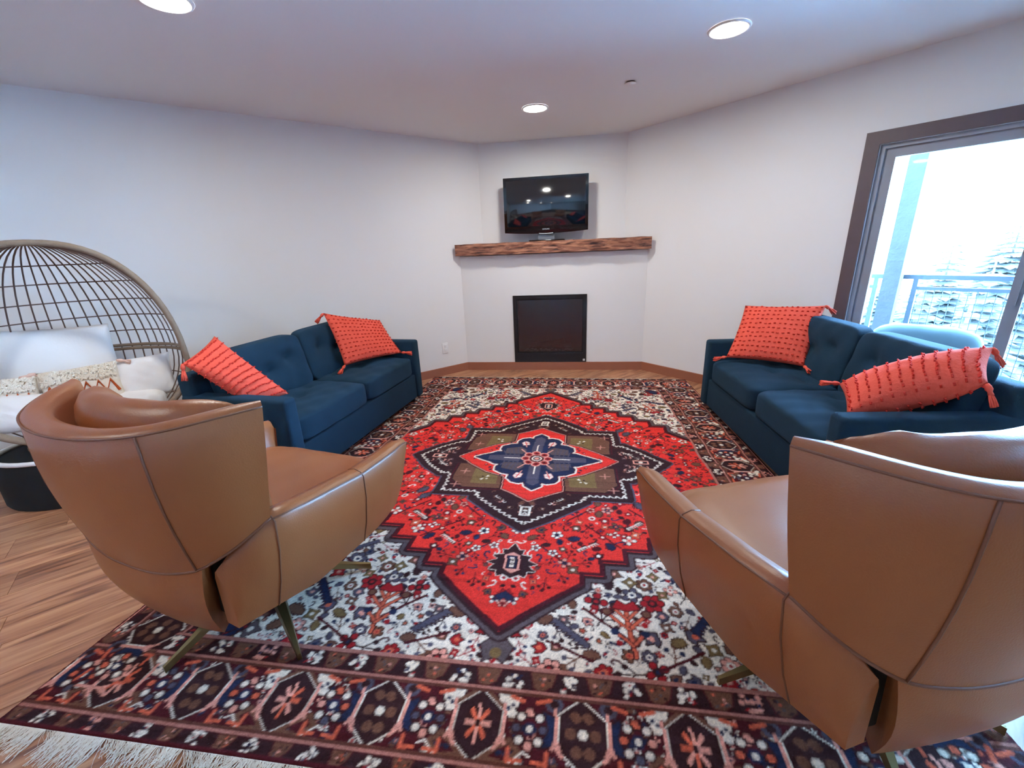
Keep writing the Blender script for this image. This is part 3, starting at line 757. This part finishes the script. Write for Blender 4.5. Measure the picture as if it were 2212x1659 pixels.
# fringe
def fringe(V, sgn, n, l0, l1):
    mb = MB(); rr = random.Random(5+sgn)
    lean = 0; ph = rr.random()*6
    for i in range(n):
        U0 = -1+2*(i+rr.random())/n; x, y = rugpt(U0, V)
        g = math.floor(U0*30+1.6*math.sin(U0*11)+.8*math.sin(U0*29)); lean = .60*math.sin(g*2.4+ph)+.35*math.sin(g*.7); L = l0+(l1-l0)*rr.random()
        L *= .7+.45*math.sin(g*1.7)**2
        ang = lean+rr.gauss(0, .28); cxx = math.sin(ang); cyy = math.cos(ang)*sgn
        
        if sgn > 0 and (x+y+L*1.5 > W_B-.05 or y-x+L*1.5 > W_A-.05): continue
        w = rr.uniform(.0006, .0014); zz = .010; pts = []
        for k in range(4):
            f = k/3; z = .009*(1-f)**2+.0025+.009*rr.random()*(1 if rr.random() < .2 else .25)*f
            b = .012*math.sin(f*3+i)*f
            pts.append((x+cxx*L*f+b, y+cyy*L*f, z))
        rows = []
        for k, p in enumerate(pts):
            ww = w*(1-.55*k/3); rows.append([(p[0]-ww, p[1], p[2]-.0008), (p[0], p[1], p[2]+ww), (p[0]+ww, p[1], p[2]-.0008)])
        mb.loft(rows)
    o = mb.build('fringe', m_cream, rug, True); o['kind'] = 'stuff'; o['label'] = 'white cotton fringe'
fringe(-1, -1, 2300, .035, .085); fringe(1, 1, 1200, .02, .045)

# ------------------------------------------------------------------ sofas
def sofa(label, loc, rz, length, depth, flip, rugside):
    """local: x along the length, y from front (0) to back (depth)"""
    t = thing('sofa', label, 'sofa', loc, rz)
    hl = length/2; AW = .10
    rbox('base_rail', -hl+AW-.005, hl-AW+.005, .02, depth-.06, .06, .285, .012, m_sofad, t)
    for s in (-1, 1):
        rbox('arm', min(s*hl, s*(hl-AW)), max(s*hl, s*(hl-AW)), 0, depth-.01, .06, .60, .022, m_sofa, t)
    rbox('back_frame', -hl+.01, hl-.01, depth-.12, depth, .06, .73, .03, m_sofa, t)
    cw = (length-2*AW)/2
    for s in (-1, 1):
        cx = s*cw/2
        tf_ = [(q*cw*.27, .02+.10*(q % 2)) for q in (-1, 0, 1)]
        cushion('seat_cushion', cw-.004, depth-.20, .165, m_sofa, t, 26, 9, .024, tf_, .042, .060, lambda c, cx=cx: (c.x+cx, c.y+(depth-.20)/2+.012, c.z+.285))
        tb = [(q*cw*.26, .0+.05*(q % 2)) for q in (-1, 0, 1)]
        def bx(c, cx=cx):
            # stand the cushion up: its y becomes height, z (top) faces the front
            h = c.y; f = c.z; a = .22
            z = .62+h*math.cos(a)-f*math.sin(a)*.0
            y = depth-.11-f+ (h)*math.sin(a)
            return (c.x+cx, y-.02, z)
        cushion('back_cushion', cw-.006, .42, .118, m_sofa, t, 26, 8, .022, tb, .050, .062, bx)
    for sx in (-1, 1):
        for yy, z0 in ((.07, .0165 if rugside else .001), (depth-.08, .001)):
            MB().lathe([(.016, z0), (.022, .062)], (sx*(hl-.09), yy, 0), 14).build('leg', m_black, t, True)
    return t
# left sofa: front faces +x
sofa('navy blue velvet two-seat sofa by the left wall, seen beside the wicker egg chair', (-1.51, 2.85, 0), math.pi/2-math.radians(6.1), 1.69, .76, 1, True)
sofa('blue velvet two-seat sofa on the right, its back to the sliding door', (1.13, 2.72, 0), -math.pi/2+math.radians(3.2), 1.69, .785, -1, True)

# ------------------------------------------------------------------ throw pillows
def pillow_pts(c, thick, n=30, p=2.4, pinch=.05):
    """c = bottom-left, bottom-right, top-right, top-left corners (world)"""
    c = [Vector(q) for q in c]; nrm = (c[1]-c[0]).cross(c[3]-c[0]).normalized()
    def P_(u, v, side):
        a = u*(1-pinch*(1-v*v)); b = v*(1-pinch*(1-u*u))
        f, g = (a+1)/2, (b+1)/2
        q = c[0]*(1-f)*(1-g)+c[1]*f*(1-g)+c[2]*f*g+c[3]*(1-f)*g
        h = thick/2*(max(0, 1-abs(u)**p)*max(0, 1-abs(v)**p))**.55
        h += .004*math.sin(u*9+v*5)*math.sin(v*7)*(1-abs(u))*(1-abs(v))
        return q+nrm*h*side
    return P_, nrm, c
def pillow_mesh(name, c, thick, m, parent=None, n=28, **k):
    P_, nrm, cc = pillow_pts(c, thick, **k)
    mb = MB()
    for side in (1, -1):
        mb.loft([[P_(-1+2*i/n, -1+2*j/n, side) for i in range(n+1)] for j in range(n+1)])
    o = mb.build(name, m, parent, False)
    bm = bmesh.new(); bm.from_mesh(o.data); bmesh.ops.remove_doubles(bm, verts=bm.verts, dist=.0004); bmesh.ops.recalc_face_normals(bm, faces=bm.faces); bm.to_mesh(o.data); bm.free()
    o.data.polygons.foreach_set('use_smooth', [True]*len(o.data.polygons))
    return o, P_, nrm, cc
def tassel(parent, p, d, L, m):
    d = Vector(d).normalized(); p = Vector(p); mb = MB()
    mb.tube([p, p+d*.012, p+d*.026, p+d*.036, p+d*.05], [.006, .011, .013, .008, .010], 10)
    for k in range(16):
        a = 2*math.pi*k/16+random.random()*.3; s = d.orthogonal().normalized(); q = s*math.cos(a)+d.cross(s)*math.sin(a); r = random.uniform(.3, 1)
        mb.tube([p+d*.04+q*.006*r, p+d*(.04+L*.5)+q*.014*r+Vector((0, 0, -.003)), p+d*(.04+L*random.uniform(.85, 1.05))+q*.018*r+Vector((0, 0, -.006))], .0036, 5)
    mb.build('tassel', m, parent, True)
def coral_pillow(label, c, thick, tass, rows=12, cols=15, vert=False, mt=None):
    base = (Vector(c[0])+Vector(c[1])+Vector(c[2])+Vector(c[3]))/4
    t = thing('throw_pillow', label, 'pillow', base, 0, 'coral tufted pillows on the sofas')
    c = [Vector(q)-base for q in c]
    o, P_, nrm, cc = pillow_mesh('cover', c, thick, m_coral, t)
    mb = MB()
    for side in (1, -1):
        for j in range(rows):
            for i in range(cols):
                u = -1+2*(i+.5)/cols+random.uniform(-.02, .02); v = -1+2*(j+.5)/rows+random.uniform(-.012, .012)
                if vert: u, v = v, u
                q = P_(u, v, side); e = P_(u+.02, v, side)-q if not vert else P_(u, v+.02, side)-q; e.normalize()
                g = P_(u, v+.02, side)-q if not vert else P_(u+.02, v, side)-q
                nn = e.cross(g).normalized()
                if nn.dot(nrm)*side < 0: nn = -nn
                gg = nn.cross(e); w = random.uniform(.0065, .009); h = random.uniform(.006, .010); dw = gg*random.uniform(-.004, .004)
                vs = [q-e*w-gg*.004, q+e*w-gg*.004, q+e*w+gg*.004, q-e*w+gg*.004, q-e*w*.7+nn*h+dw-gg*.002, q+e*w*.7+nn*h+dw-gg*.002, q+e*w*.7+nn*h+dw+gg*.002, q-e*w*.7+nn*h+dw+gg*.002]
                mb.add(vs, [(0, 1, 5, 4), (1, 2, 6, 5), (2, 3, 7, 6), (3, 0, 4, 7), (4, 5, 6, 7)])
    o = mb.build('yarn_tufts', m_tuft, t); o['kind'] = 'stuff'
    for k, d in enumerate(tass):
        if d is not None: tassel(t, c[k]*.985, d, .055, m_coral)
    return t
coral_pillow('coral tufted pillow at the far end of the left sofa, leaning against its back',
             [(-1.862, 3.13, .498), (-1.542, 3.57, .498), (-1.775, 3.70, .778), (-2.045, 3.245, .920)], .12, [(-.1, -.5, -.3), (1, .3, -.1), None, (-.6, -.2, -.6)])
coral_pillow('coral tufted pillow at the far end of the right sofa, nearest the door casing',
             [(1.177, 3.342, .50), (1.608, 3.075, .50), (1.79, 3.29, .891), (1.343, 3.537, .868)], .12, [(-1, -.1, -.1), (-.1, -1, -.1), (1, .2, -.6), None])
coral_pillow('coral tufted pillow slumped in the near corner of the left sofa, with a hanging tassel',
             [(-1.93, 2.15, .50), (-1.80, 2.33, .535), (-2.26, 2.36, .91), (-2.21, 2.04, .815)], .17, [None, None, None, (-.05, -.15, -1)])
coral_pillow('coral tufted pillow in the near corner of the right sofa, tassels hanging beside it',
             [(1.30, 2.06, .545), (1.725, 1.925, .75), (1.85, 2.09, .865), (1.43, 2.38, .60)], .20, [None, (.2, -.5, -1), (.6, -.1, -.9), (-1, 0, .1)], vert=True)

# ------------------------------------------------------------------ leather swivel chairs
def interp(tab, x):
    xs = [p[0] for p in tab]
    if x <= xs[0]: return tab[0][1]
    for (a, va), (b, vb) in zip(tab, tab[1:]):
        if x <= b:
            f = (x-a)/(b-a); return va+(vb-va)*f
    return tab[-1][1]
def smoothpath(pts, n):
    """Catmull-Rom through pts"""
    P_ = [Vector(p) for p in pts]; P_ = [P_[0]*2-P_[1]]+P_+[P_[-1]*2-P_[-2]]; m = len(pts)-1; out = []
    for i in range(n+1):
        f = i/n*m; k = min(int(f), m-1); q = f-k; a, b, c, d = P_[k:k+4]
        out.append(.5*((2*b)+(-a+c)*q+(2*a-5*b+4*c-d)*q*q+(-a+3*b-3*c+d)*q**3))
    return out
def armchair(label, loc, facing, base_phase, base_off):
    t = thing('swivel_armchair', label, 'armchair', (loc[0], loc[1], .014), -facing, 'leather swivel armchairs')
    z0 = -.014
    half_top = [(.476, -.118, .968), (.412, -.212, .962), (.335, -.290, .952), (.25, -.342, .944), (.13, -.375, .938), (0, -.385, .936)]
    half_bot = [(.440, -.150, .615), (.385, -.225, .560), (.325, -.272, .520), (.255, -.300, .490), (.13, -.318, .468), (0, -.322, .462)]
    mir = lambda h: h+[(-x, y, z) for x, y, z in reversed(h[:-1])]
    n = 44
    top = smoothpath(mir(half_top), n); bot = smoothpath(mir(half_bot), n)
    rows = []; rim_o = []; TH = .075
    for i in range(n+1):
        a, b = bot[i], top[i]; tan = top[min(i+1, n)]-top[max(i-1, 0)]; inn = Vector((tan.y, -tan.x, 0)).normalized()
        if inn.dot(Vector((0, .12, 0))-Vector((b.x, b.y, 0))) < 0: inn = -inn
        e = min(i, n-i)/n*2; rb = .55+.45*min(1, e*9)          # thinner at the wing ends
        th = TH*rb
        row = []
        for k in range(7):
            f = k/6; q = a.lerp(b, f)-inn*.018*math.sin(math.pi*f)
            row.append(q)
        row += [b+inn*th*.12+Vector((0, 0, .010)), b+inn*th*.35+Vector((0, 0, .016)), b+inn*th*.65+Vector((0, 0, .014)), b+inn*th*.92+Vector((0, 0, .004)), b+inn*th-Vector((0, 0, .02))]
        ib = a+inn*th
        row += [(b+inn*th).lerp(ib, .5), ib]
        rows.append([(p.x, p.y, p.z+z0) for p in row]); rim_o.append(b+Vector((0, 0, z0+.002)))
    mb = MB(); mb.loft(rows, cv=True, capu=True); sh_ = mb.build('back_shell', m_leather, t); autosmooth(sh_, 50)
    mb = MB(); mb.tube(rim_o, .0032, 6); kL = 11
    for kk in (kL+1, n-kL-1):
        mb.tube([Vector(rows[kk][j])-(Vector((0, .1, rows[kk][j][2]))-Vector(rows[kk][j])).normalized()*.001 for j in range(7)], .0035, 6)
    mb.tube([Vector(r[0]) for r in rows], .0045, 6)
    mb.build('shell_piping', m_seam, sh_, True)
    # lower back skirt
    ks, ke = kL, n-kL; rows = []
    for i in range(ks, ke+1):
        a = bot[i]; f = 1-(i-ks)/(ke-ks)*2
        low = Vector((.240*f, -.262+.006*f*f, .185+.02*f*f)); r = []
        for k in range(8):
            g = k/7; q = a.lerp(low, g)+Vector((0, -1, -.3))*.022*math.sin(math.pi*g); r.append(q)
        r.append(low+Vector((-.03*f, .05, .004))); r.append(low+Vector((-.04*f, .06, .12))); r.append(a+Vector((-.05*f, .06, 0)))
        rows.append([(p.x, p.y, p.z+z0) for p in r])
    mb = MB(); mb.loft(rows, cv=True, capu=True); autosmooth(mb.build('back_skirt', m_leather, t), 50)
    # arms
    ztop = [(-.262, .47), (-.20, .565), (-.14, .615), (.05, .590), (.245, .560), (.45, .556), (.52, .556), (.565, .545)]
    rtop = [(-.262, .315), (-.20, .400), (-.14, .440), (0, .452), (.245, .452), (.45, .452), (.565, .438)]
    zbot = [(-.262, .262), (0, .228), (.30, .225), (.45, .250), (.52, .32), (.565, .50)]
    rbot = [(-.262, .335), (0, .392), (.30, .404), (.50, .410), (.565, .425)]
    fs = [-.262, -.235, -.20, -.14, -.07, 0, .08, .16, .245, .33, .40, .46, .50, .53, .55, .565]
    for s in (1, -1):
        rows = []; pip = []
        for f in fs:
            zt, rtp, zb, rb = interp(ztop, f), interp(rtop, f), interp(zbot, f), interp(rbot, f)
            w = .082 if f < .45 else .082-.045*((f-.45)/.115)**2; w = min(w, .082)*max(.22, min(1, (f+.30)/.17))
            ri = min(.335, rtp-w)
            bul = .014*(1 if f < .5 else .4)
            hh = zt-zb
            row = [(rb, zb), (rb+(rtp-rb)*.35+bul*.8, zb+hh*.3), (rb+(rtp-rb)*.7+bul, zb+hh*.65), (rtp+.002, zt-.02), (rtp-.008, zt-.004), (rtp-w*.45, zt+.006), (rtp-w*.85, zt-.002), (rtp-w-.004, zt-.025), (rtp-w-.01, max(zb+.01, zt-.2)), (rtp-w-.02, zb+.01)]
            rows.append([(s*r, f, z+z0) for r, z in row]); pip.append((s*(rtp-.001), f, zt-.008+z0))
        mb = MB(); mb.loft(rows, cv=True, capu=True); ar = mb.build('arm', m_leather, t); autosmooth(ar, 55)
        mb = MB(); mb.tube([p for p, f in zip(pip, fs) if f >= -.14], .0030, 6)
        for kk in (3, 8): mb.tube([(p[0]+s*.0008, p[1], p[2]) for p in rows[kk][:7]], .0026, 6)
        mb.build('arm_piping', m_seam, ar, True)
    # seat, front apron, bottom pan and black gap box
    cushion('seat_cushion', .70, .76, .17, m_leather, t, 20, 7, .018, (), xf=lambda c: (c.x*(1+.02*c.y), c.y+.165, c.z+.30+z0-.02*(c.y > .3)), wr=.0012)
    rbox('front_apron', -.345, .345, .40, .50, .25+z0, .36+z0, .03, m_leather, t)
    rbox('bottom_pan', -.335, .335, -.17, .46, .235+z0, .29+z0, .012, m_cover_shade, t)
    rbox('gap_shade_box', -.275, .275, -.245, -.15, .27+z0, .56+z0, .02, m_cover_shade, t)  # black fill puts shade into the gap between skirt and arms
    # crescent back cushion
    rows = []; nn = 36; cpath = smoothpath([Vector((x, y, 0)) for x, y in [(.378, -.085), (.350, -.145), (.290, -.21), (.20, -.252), (.10, -.272), (0, -.277), (-.10, -.272), (-.20, -.252), (-.290, -.21), (-.350, -.145), (-.378, -.085)]], nn)
    for i in range(nn+1):
        p = cpath[i]; tan = cpath[min(i+1, nn)]-cpath[max(i-1, 0)]; inn = Vector((tan.y, -tan.x, 0)).normalized()
        if inn.dot(Vector((0, .25, 0))-p) < 0: inn = -inn
        e = min(i, nn-i)/nn*2; k_ = max(.12, min(1, (e*3.2))**.5); th = .17*k_; zc = .985-.03*(1-k_)+.0015*math.sin(i*.9); r = []
        for q in range(16):
            a_ = 2*math.pi*q/16; cz, cx_ = math.sin(a_), math.cos(a_)
            cz = math.copysign(abs(cz)**.55, cz); cx_ = math.copysign(abs(cx_)**.8, cx_)
            zz = .72+cz*(zc-.72) if cz > 0 else .72+cz*.24
            w_ = p+inn*(.012+th/2+cx_*th/2*(1 if cz < .4 else 1-.25*(cz-.4)))
            r.append((w_.x, w_.y-.03*max(0, cz), zz+z0))
        rows.append(r)
    MB().loft(rows, cv=True, capu=True).build('back_cushion', m_leather, t, True)
    # five-star swivel base, turned independently of the seat
    bs = base_off
    MB().lathe([(.035, .13), (.045, .15), (.045, .22), (.10, .235)], (bs[0], bs[1], z0), 20).build('swivel_column', m_black, t, True)
    for k in range(5):
        a_ = base_phase+2*math.pi*k/5+facing; c_, s_ = math.cos(a_), math.sin(a_); rows = []
        for f in (0, .25, .5, .75, 1):
            L = .03+.36*f; wd = .034*(1-f)+.007*f; zt = .165*(1-f)**1.15+.026; zb = max(.0005 if f == 1 else .135*(1-f)**1.1+.008, .0005)
            rows.append([(bs[0]+L*c_-s_*w, bs[1]+L*s_+c_*w, z) for w, z in ((-wd, zb), (wd, zb), (wd*.7, zt), (-wd*.7, zt))])
        MB().loft(rows, cv=True, capu=True).build('base_leg', m_brass, t)
    return t
armchair('tan brown leather swivel armchair on the left, in front of the wicker egg chair', (-1.305, 1.219), .218, math.radians(30), (.06, .05))
armchair('brown leather swivel armchair on the right, nearest the sliding door', (.844, 1.093), -.330, math.radians(193), (.02, .05))

# ------------------------------------------------------------------ rattan egg chair with its cushions
EC = (-3.07, 2.16); EA = math.atan2(1, 1)           # local y points to the wall (-S2,S2), x along the wall
egg = thing('egg_chair', 'large open rattan egg chair standing against the left wall', 'egg chair', (EC[0], EC[1], 0), math.pi/4)
def hoop(a, sx=1., sz=1.):
    """egg outline, a=0 right side"""
    c, s = math.cos(a), math.sin(a)
    if s >= 0: x, z = .54*math.copysign(abs(c)**.86, c), .74+.76*abs(s)**.9
    else: x, z = .54*math.copysign(abs(c)**1.0, c), .74-.40*abs(s)**1.15
    return x*sx, z
def shellpt(a, d):
    """d 0..1 from the hoop to the back of the shell"""
    x, z = hoop(a); k = math.cos(d*math.pi/2)
    zc = .80; return (x*k, -.22+.56*math.sin(d*math.pi/2), zc+(z-zc)*(k if z > zc else .35*k+.65*max(k, .0)**.5))
def sh2(x, z):
    """point of the shell behind (x,z) of the opening plane, on an ellipsoid"""
    zc = .80; hz = .70 if z > zc else .48; q = 1-(x/.54)**2-((z-zc)/hz)**2
    return (x, -.22+.56*math.sqrt(max(0, q)), z)
N_ = 72
for rr_, yy in ((.017, -.22), (.013, -.19)):
    MB().tube([(hoop(2*math.pi*k/N_)[0]*(1 if rr_ > .015 else .99), yy, hoop(2*math.pi*k/N_)[1]) for k in range(N_)], rr_, 10, True).build('front_hoop', m_rattan, egg, True)
def in_shell(x, z): 
    zc = .80; hz = .70 if z > zc else .48; return (x/.54)**2+((z-zc)/hz)**2
for z in (.42, .52, .64, .93, 1.04, 1.15, 1.27, 1.38):
    zc = .80; hz = .70 if z > zc else .48; hw = .54*math.sqrt(max(0, 1-((z-zc)/hz)**2))
    MB().tube([sh2(hw*math.sin(-math.pi/2+math.pi*k/28), z) for k in range(29)], .0038, 6).build('ring_wire', m_rattan2, egg, True)
for z in (.80, .825):
    MB().tube([sh2(.535*math.sin(-math.pi/2+math.pi*k/28), z) for k in range(29)], .011, 8).build('waist_band', m_rattan, egg, True)
for k in range(27):
    f = -1+2*(k+.5)/27; pts = []
    for j in range(25):
        a_ = -math.pi/2*.97+math.pi*.97*j/24; zc = .80; hz = .70 if a_ > 0 else .48
        ww = .54*math.cos(a_); x = ww*math.sin(f*math.pi/2); pts.append(sh2(x*.999, zc+hz*math.sin(a_)))
    MB().tube(pts, .0042, 6).build('rib_wire', m_rattan2, egg, True)
MB().lathe([(.33, .290), (.345, .33), (.32, .38)], n=36).build('lower_band', m_rattan, egg, True)
MB().tube([(.50*math.cos(2*math.pi*k/48), .36*math.sin(2*math.pi*k/48), .300) for k in range(48)], .014, 8, True).build('base_ring', m_plastic, egg, True)
autosmooth(MB().loft([[(.52*q*math.cos(2*math.pi*k/48), .38*q*math.sin(2*math.pi*k/48), z) for k in range(48)] for q, z in ((.98, .001), (1, .02), (1, .26), (.97, .284))], cv=True, capu=True).build('shade_drum', m_cover_shade, egg))  # black drum added to stand in for the shade under the chair
# loose cushions and pillows in the egg chair (world coordinates through its local frame)
def eg(x, y, z): return Vector((EC[0]+S2*x-S2*y, EC[1]+S2*x+S2*y, z))
sc_ = cushion('seat_cushion', .70, .50, .20, m_white, None, 18, 5, .03, (), wr=.003, xf=lambda c: c)
sc_.location = eg(0.02, .07, .355); sc_.rotation_euler = (0, 0, math.pi/4); tag(sc_, 'thick white seat cushion inside the rattan egg chair', 'cushion')
def plain_pillow(name, label, c, th, m=m_white, **k):
    c = [eg(*q) for q in c]; base = sum(c, Vector())/4
    o, P_, n_, cc = pillow_mesh(name, [q-base for q in c], th, m, None, **k); o.location = base
    return tag(o, label, 'pillow')
plain_pillow('back_cushion', 'large plain white back cushion at the rear of the egg chair', [(-.42, .10, .47), (.18, .10, .47), (.16, .24, .99), (-.42, .24, 1.02)], .16)
plain_pillow('throw_pillow', 'plain white pillow at the right side of the egg chair, behind the navy sofa', [(.10, -.06, .50), (.44, -.02, .50), (.44, .06, .775), (.12, .05, .765)], .13)
plain_pillow('throw_pillow', 'plain white pillow low at the left edge of the egg chair', [(-.44, -.15, .47), (-.14, -.20, .45), (-.16, -.09, .65), (-.45, -.03, .69)], .13)
def fringed(label, c):
    c = [eg(*q) for q in c]; base = sum(c, Vector())/4; t = thing('throw_pillow', label, 'pillow', base, 0, 'fringed pillows in the egg chair')
    c = [q-base for q in c]
    o, P_, nrm, cc = pillow_mesh('cover', c, .12, m_cream, t)
    side = 1 if nrm.dot(Vector((S2, -S2, .2))) > 0 else -1
    mb = MB()
    for lo, hi, dens in ((.34, .97, 420), (-.95, -.60, 260)):
        for q in range(dens):
            u, v = random.uniform(-.96, .96), random.uniform(lo, hi); p = P_(u, v, side); d = (P_(u, max(-1, v-.12), side)-p)
            mb.tube([p, p+nrm*side*.008+d*.5, p+nrm*side*.010+d+Vector((random.gauss(0, .004),)*3)], [.0055, .0055, .003], 5)
    f = mb.build('shag_fringe', m_cream, t); f['kind'] = 'stuff'
    mb = MB(); nz_ = 12
    mb.tube([P_(-.92+1.84*k/nz_, -.10+(.26 if k % 2 else -.26), side)+nrm*side*.003 for k in range(nz_+1)], .009, 6)
    mb.build('zigzag_stitch', m_rust, t)
    for k, d in ((2, (S2, S2, -.3)), (3, (-S2, -S2, -.2))): tassel(t, c[k], d, .03, m_blush)
fringed('cream shag-fringed pillow with rust zigzag, in the middle of the egg chair', [(-.20, -.10, .52), (.18, -.10, .50), (.17, .0, .775), (-.20, .0, .76)])
fringed('cream shag-fringed pillow with rust zigzag, at the left edge of the photograph', [(-.47, -.06, .50), (-.20, -.10, .50), (-.20, .0, .75), (-.47, .05, .76)])

# ------------------------------------------------------------------ outside the door: balcony, trees, snow
mb = MB(); mb.box(-1.2, 7.5, .152, 1.75, -.22, -.10, lambda q: rw(q[0], q[1], q[2])); struct(mb.build('balcony_floor', m_deck))
RO = 1.5
sp = [(S0-.15, 1), ((3.18-CR[0])/S2-RO*1.0*0, 0)]
def rail_s(x, o): return ((x-nR.x*o)-CR[0])/dR.x
s_post = [rail_s(2.96, RO), rail_s(3.165, RO), rail_s(3.62, RO)+.35, rail_s(3.62, RO)+1.6]
rl = thing('balcony_railing', 'dark metal balcony railing with wire mesh panel outside the door', 'railing', rw(s_post[1], RO, -.10))
R0 = Vector(rw(s_post[1], RO, -.10))
def rl_box(mb, *a): return mb.box(*a, lambda q: Vector(rw(q[0], q[1], q[2]))-R0)
mb = MB(); rl_box(mb, -1, 7.4, RO-.02, RO+.02, .945, .985); mb.build('top_rail', m_rail, rl)
mb = MB(); rl_box(mb, s_post[1], 7.4, RO-.015, RO+.015, .85, .88); rl_box(mb, -1, s_post[0]+.02, RO-.015, RO+.015, .85, .88); mb.build('middle_rail', m_rail, rl)
mb = MB(); rl_box(mb, -1, 7.4, RO-.015, RO+.015, .02, .05); mb.build('bottom_rail', m_rail, rl)
for s in [-1, s_post[0], s_post[1], s_post[1]+1.55, s_post[1]+3.1, s_post[1]+4.6]:
    mb = MB(); rl_box(mb, s-.018, s+.018, RO-.018, RO+.018, -.0995, .945); mb.build('rail_post', m_rail, rl)
mb = MB(); s = s_post[1]+.03
while s < 5.4:
    rl_box(mb, s-.0022, s+.0022, RO-.002, RO+.002, .05, .85); s += .055
z = .08
while z < .85:
    rl_box(mb, s_post[1], 5.4, RO-.002, RO+.002, z-.0022, z+.0022); z += .055
o = mb.build('wire_mesh', m_rail, rl); o['kind'] = 'stuff'
PO = 1.36; sP = rail_s(2.965, PO)
mb = MB(); mb.box(sP-.062, sP+.062, PO-.06, PO+.06, -.0995, 3.0, lambda q: rw(q[0], q[1], q[2]))
tag(mb.build('balcony_post', m_post), 'thick weathered timber post standing on the balcony behind the glass', 'post')
oc = thing('outdoor_chair', 'pale blue cushioned outdoor chair on the balcony, behind the right sofa', 'chair', rw(2.50, .62, -.10), -math.pi/4)
# local: x along the wall (towards camera), y outwards; chair faces outwards
rbox('seat_frame', -.36, .36, -.32, .34, .10, .30, .04, m_weave, oc)
cushion('seat_cushion', .58, .56, .14, m_outc, oc, 12, 5, .02, (), xf=lambda c: (c.x, c.y+.03, c.z+.30))
cushion('back_cushion', .62, .16, .40, m_outc, oc, 12, 5, .03, (), xf=lambda c: (c.x, c.y-.24-.12*(c.z-.2), c.z+.38))
rbox('back_frame', -.36, .36, -.44, -.36, .10, .62, .03, m_weave, oc)
for s in (-1, 1): rbox('arm', min(s*.29, s*.39), max(s*.29, s*.39), -.38, .32, .10, .56, .04, m_weave, oc)
for sx in (-.3, .3):
    for y in (-.26, .28): MB().lathe([(.018, .0005), (.022, .105)], (sx, y, 0), 12).build('leg', m_weave, oc)
gs = MB()
gs.loft([[(-40+4*i, 3+0*j+4*j, -6+.5*math.sin(i*1.3)*math.cos(j*.9)+(0 if j > 3 else 0)) for i in range(31)] for j in range(24)])
struct(gs.build('ground_snow', m_snow, None, True), 'snow-covered slope outside')
def fir(label, loc, h, r):
    t = thing('fir_tree', label, 'tree', loc, random.random()*6, 'snowy fir trees outside the door')
    MB().lathe([(.14, 0), (.02, h*.95)], n=8).build('trunk', m_bark, t)
    mb = MB(); tiers = int(h*4.2); rn = random.Random(int(h*100))
    for k in range(tiers):
        f = k/(tiers-1); z = h*(.12+.86*f); R_ = r*(1-f)**.85+.06; nb = max(6, int(20*(1-f)+6))
        for j in range(nb):
            a_ = 2*math.pi*(j+rn.random()*.7)/nb; L = R_*rn.uniform(.65, 1.15); c_, s_ = math.cos(a_), math.sin(a_); w = L*.26+.04; dr = -.22*L
            vs = [(0, 0, z), (c_*L*.5-s_*w, s_*L*.5+c_*w, z+dr*.4), (c_*L, s_*L, z+dr), (c_*L*.5+s_*w, s_*L*.5-c_*w, z+dr*.4), (c_*L*.5, s_*L*.5, z+dr*.3+.05*L), (c_*L*.55, s_*L*.55, z+dr*.5-.10*L)]
            mb.add(vs, [(0, 1, 4), (1, 2, 4), (2, 3, 4), (3, 0, 4), (0, 5, 1), (1, 5, 2), (2, 5, 3), (3, 5, 0)])
    mb.build('foliage', m_fir, t)
def dirpt(px, py, dist):
    v = r2*((px-1106)/FPX)+d2*((py-829.5)/FPX)+fw; v = v/math.hypot(v.x, v.y); return Vector((0, 0, HC))+v*dist
for px, py, dist, r, lab in [(2018, 533, 15, 1.5, 'small snowy fir tree nearest the timber post'), (2070, 493, 23, 2.3, 'taller snowy fir tree in the middle of the door glass'),
                             (2164, 527, 18, 1.9, 'snowy fir tree just left of the door stile'), (2216, 455, 29, 3.0, 'tallest snowy fir tree at the right edge of the photograph'),
                             (1925, 590, 36, 2.4, 'low snowy fir tree seen left of the timber post'), (2120, 585, 12, 1.4, 'short snowy fir tree behind the railing mesh')]:
    p = dirpt(px, py, dist); fir(lab, (p.x, p.y, -6), p.z+6, r)
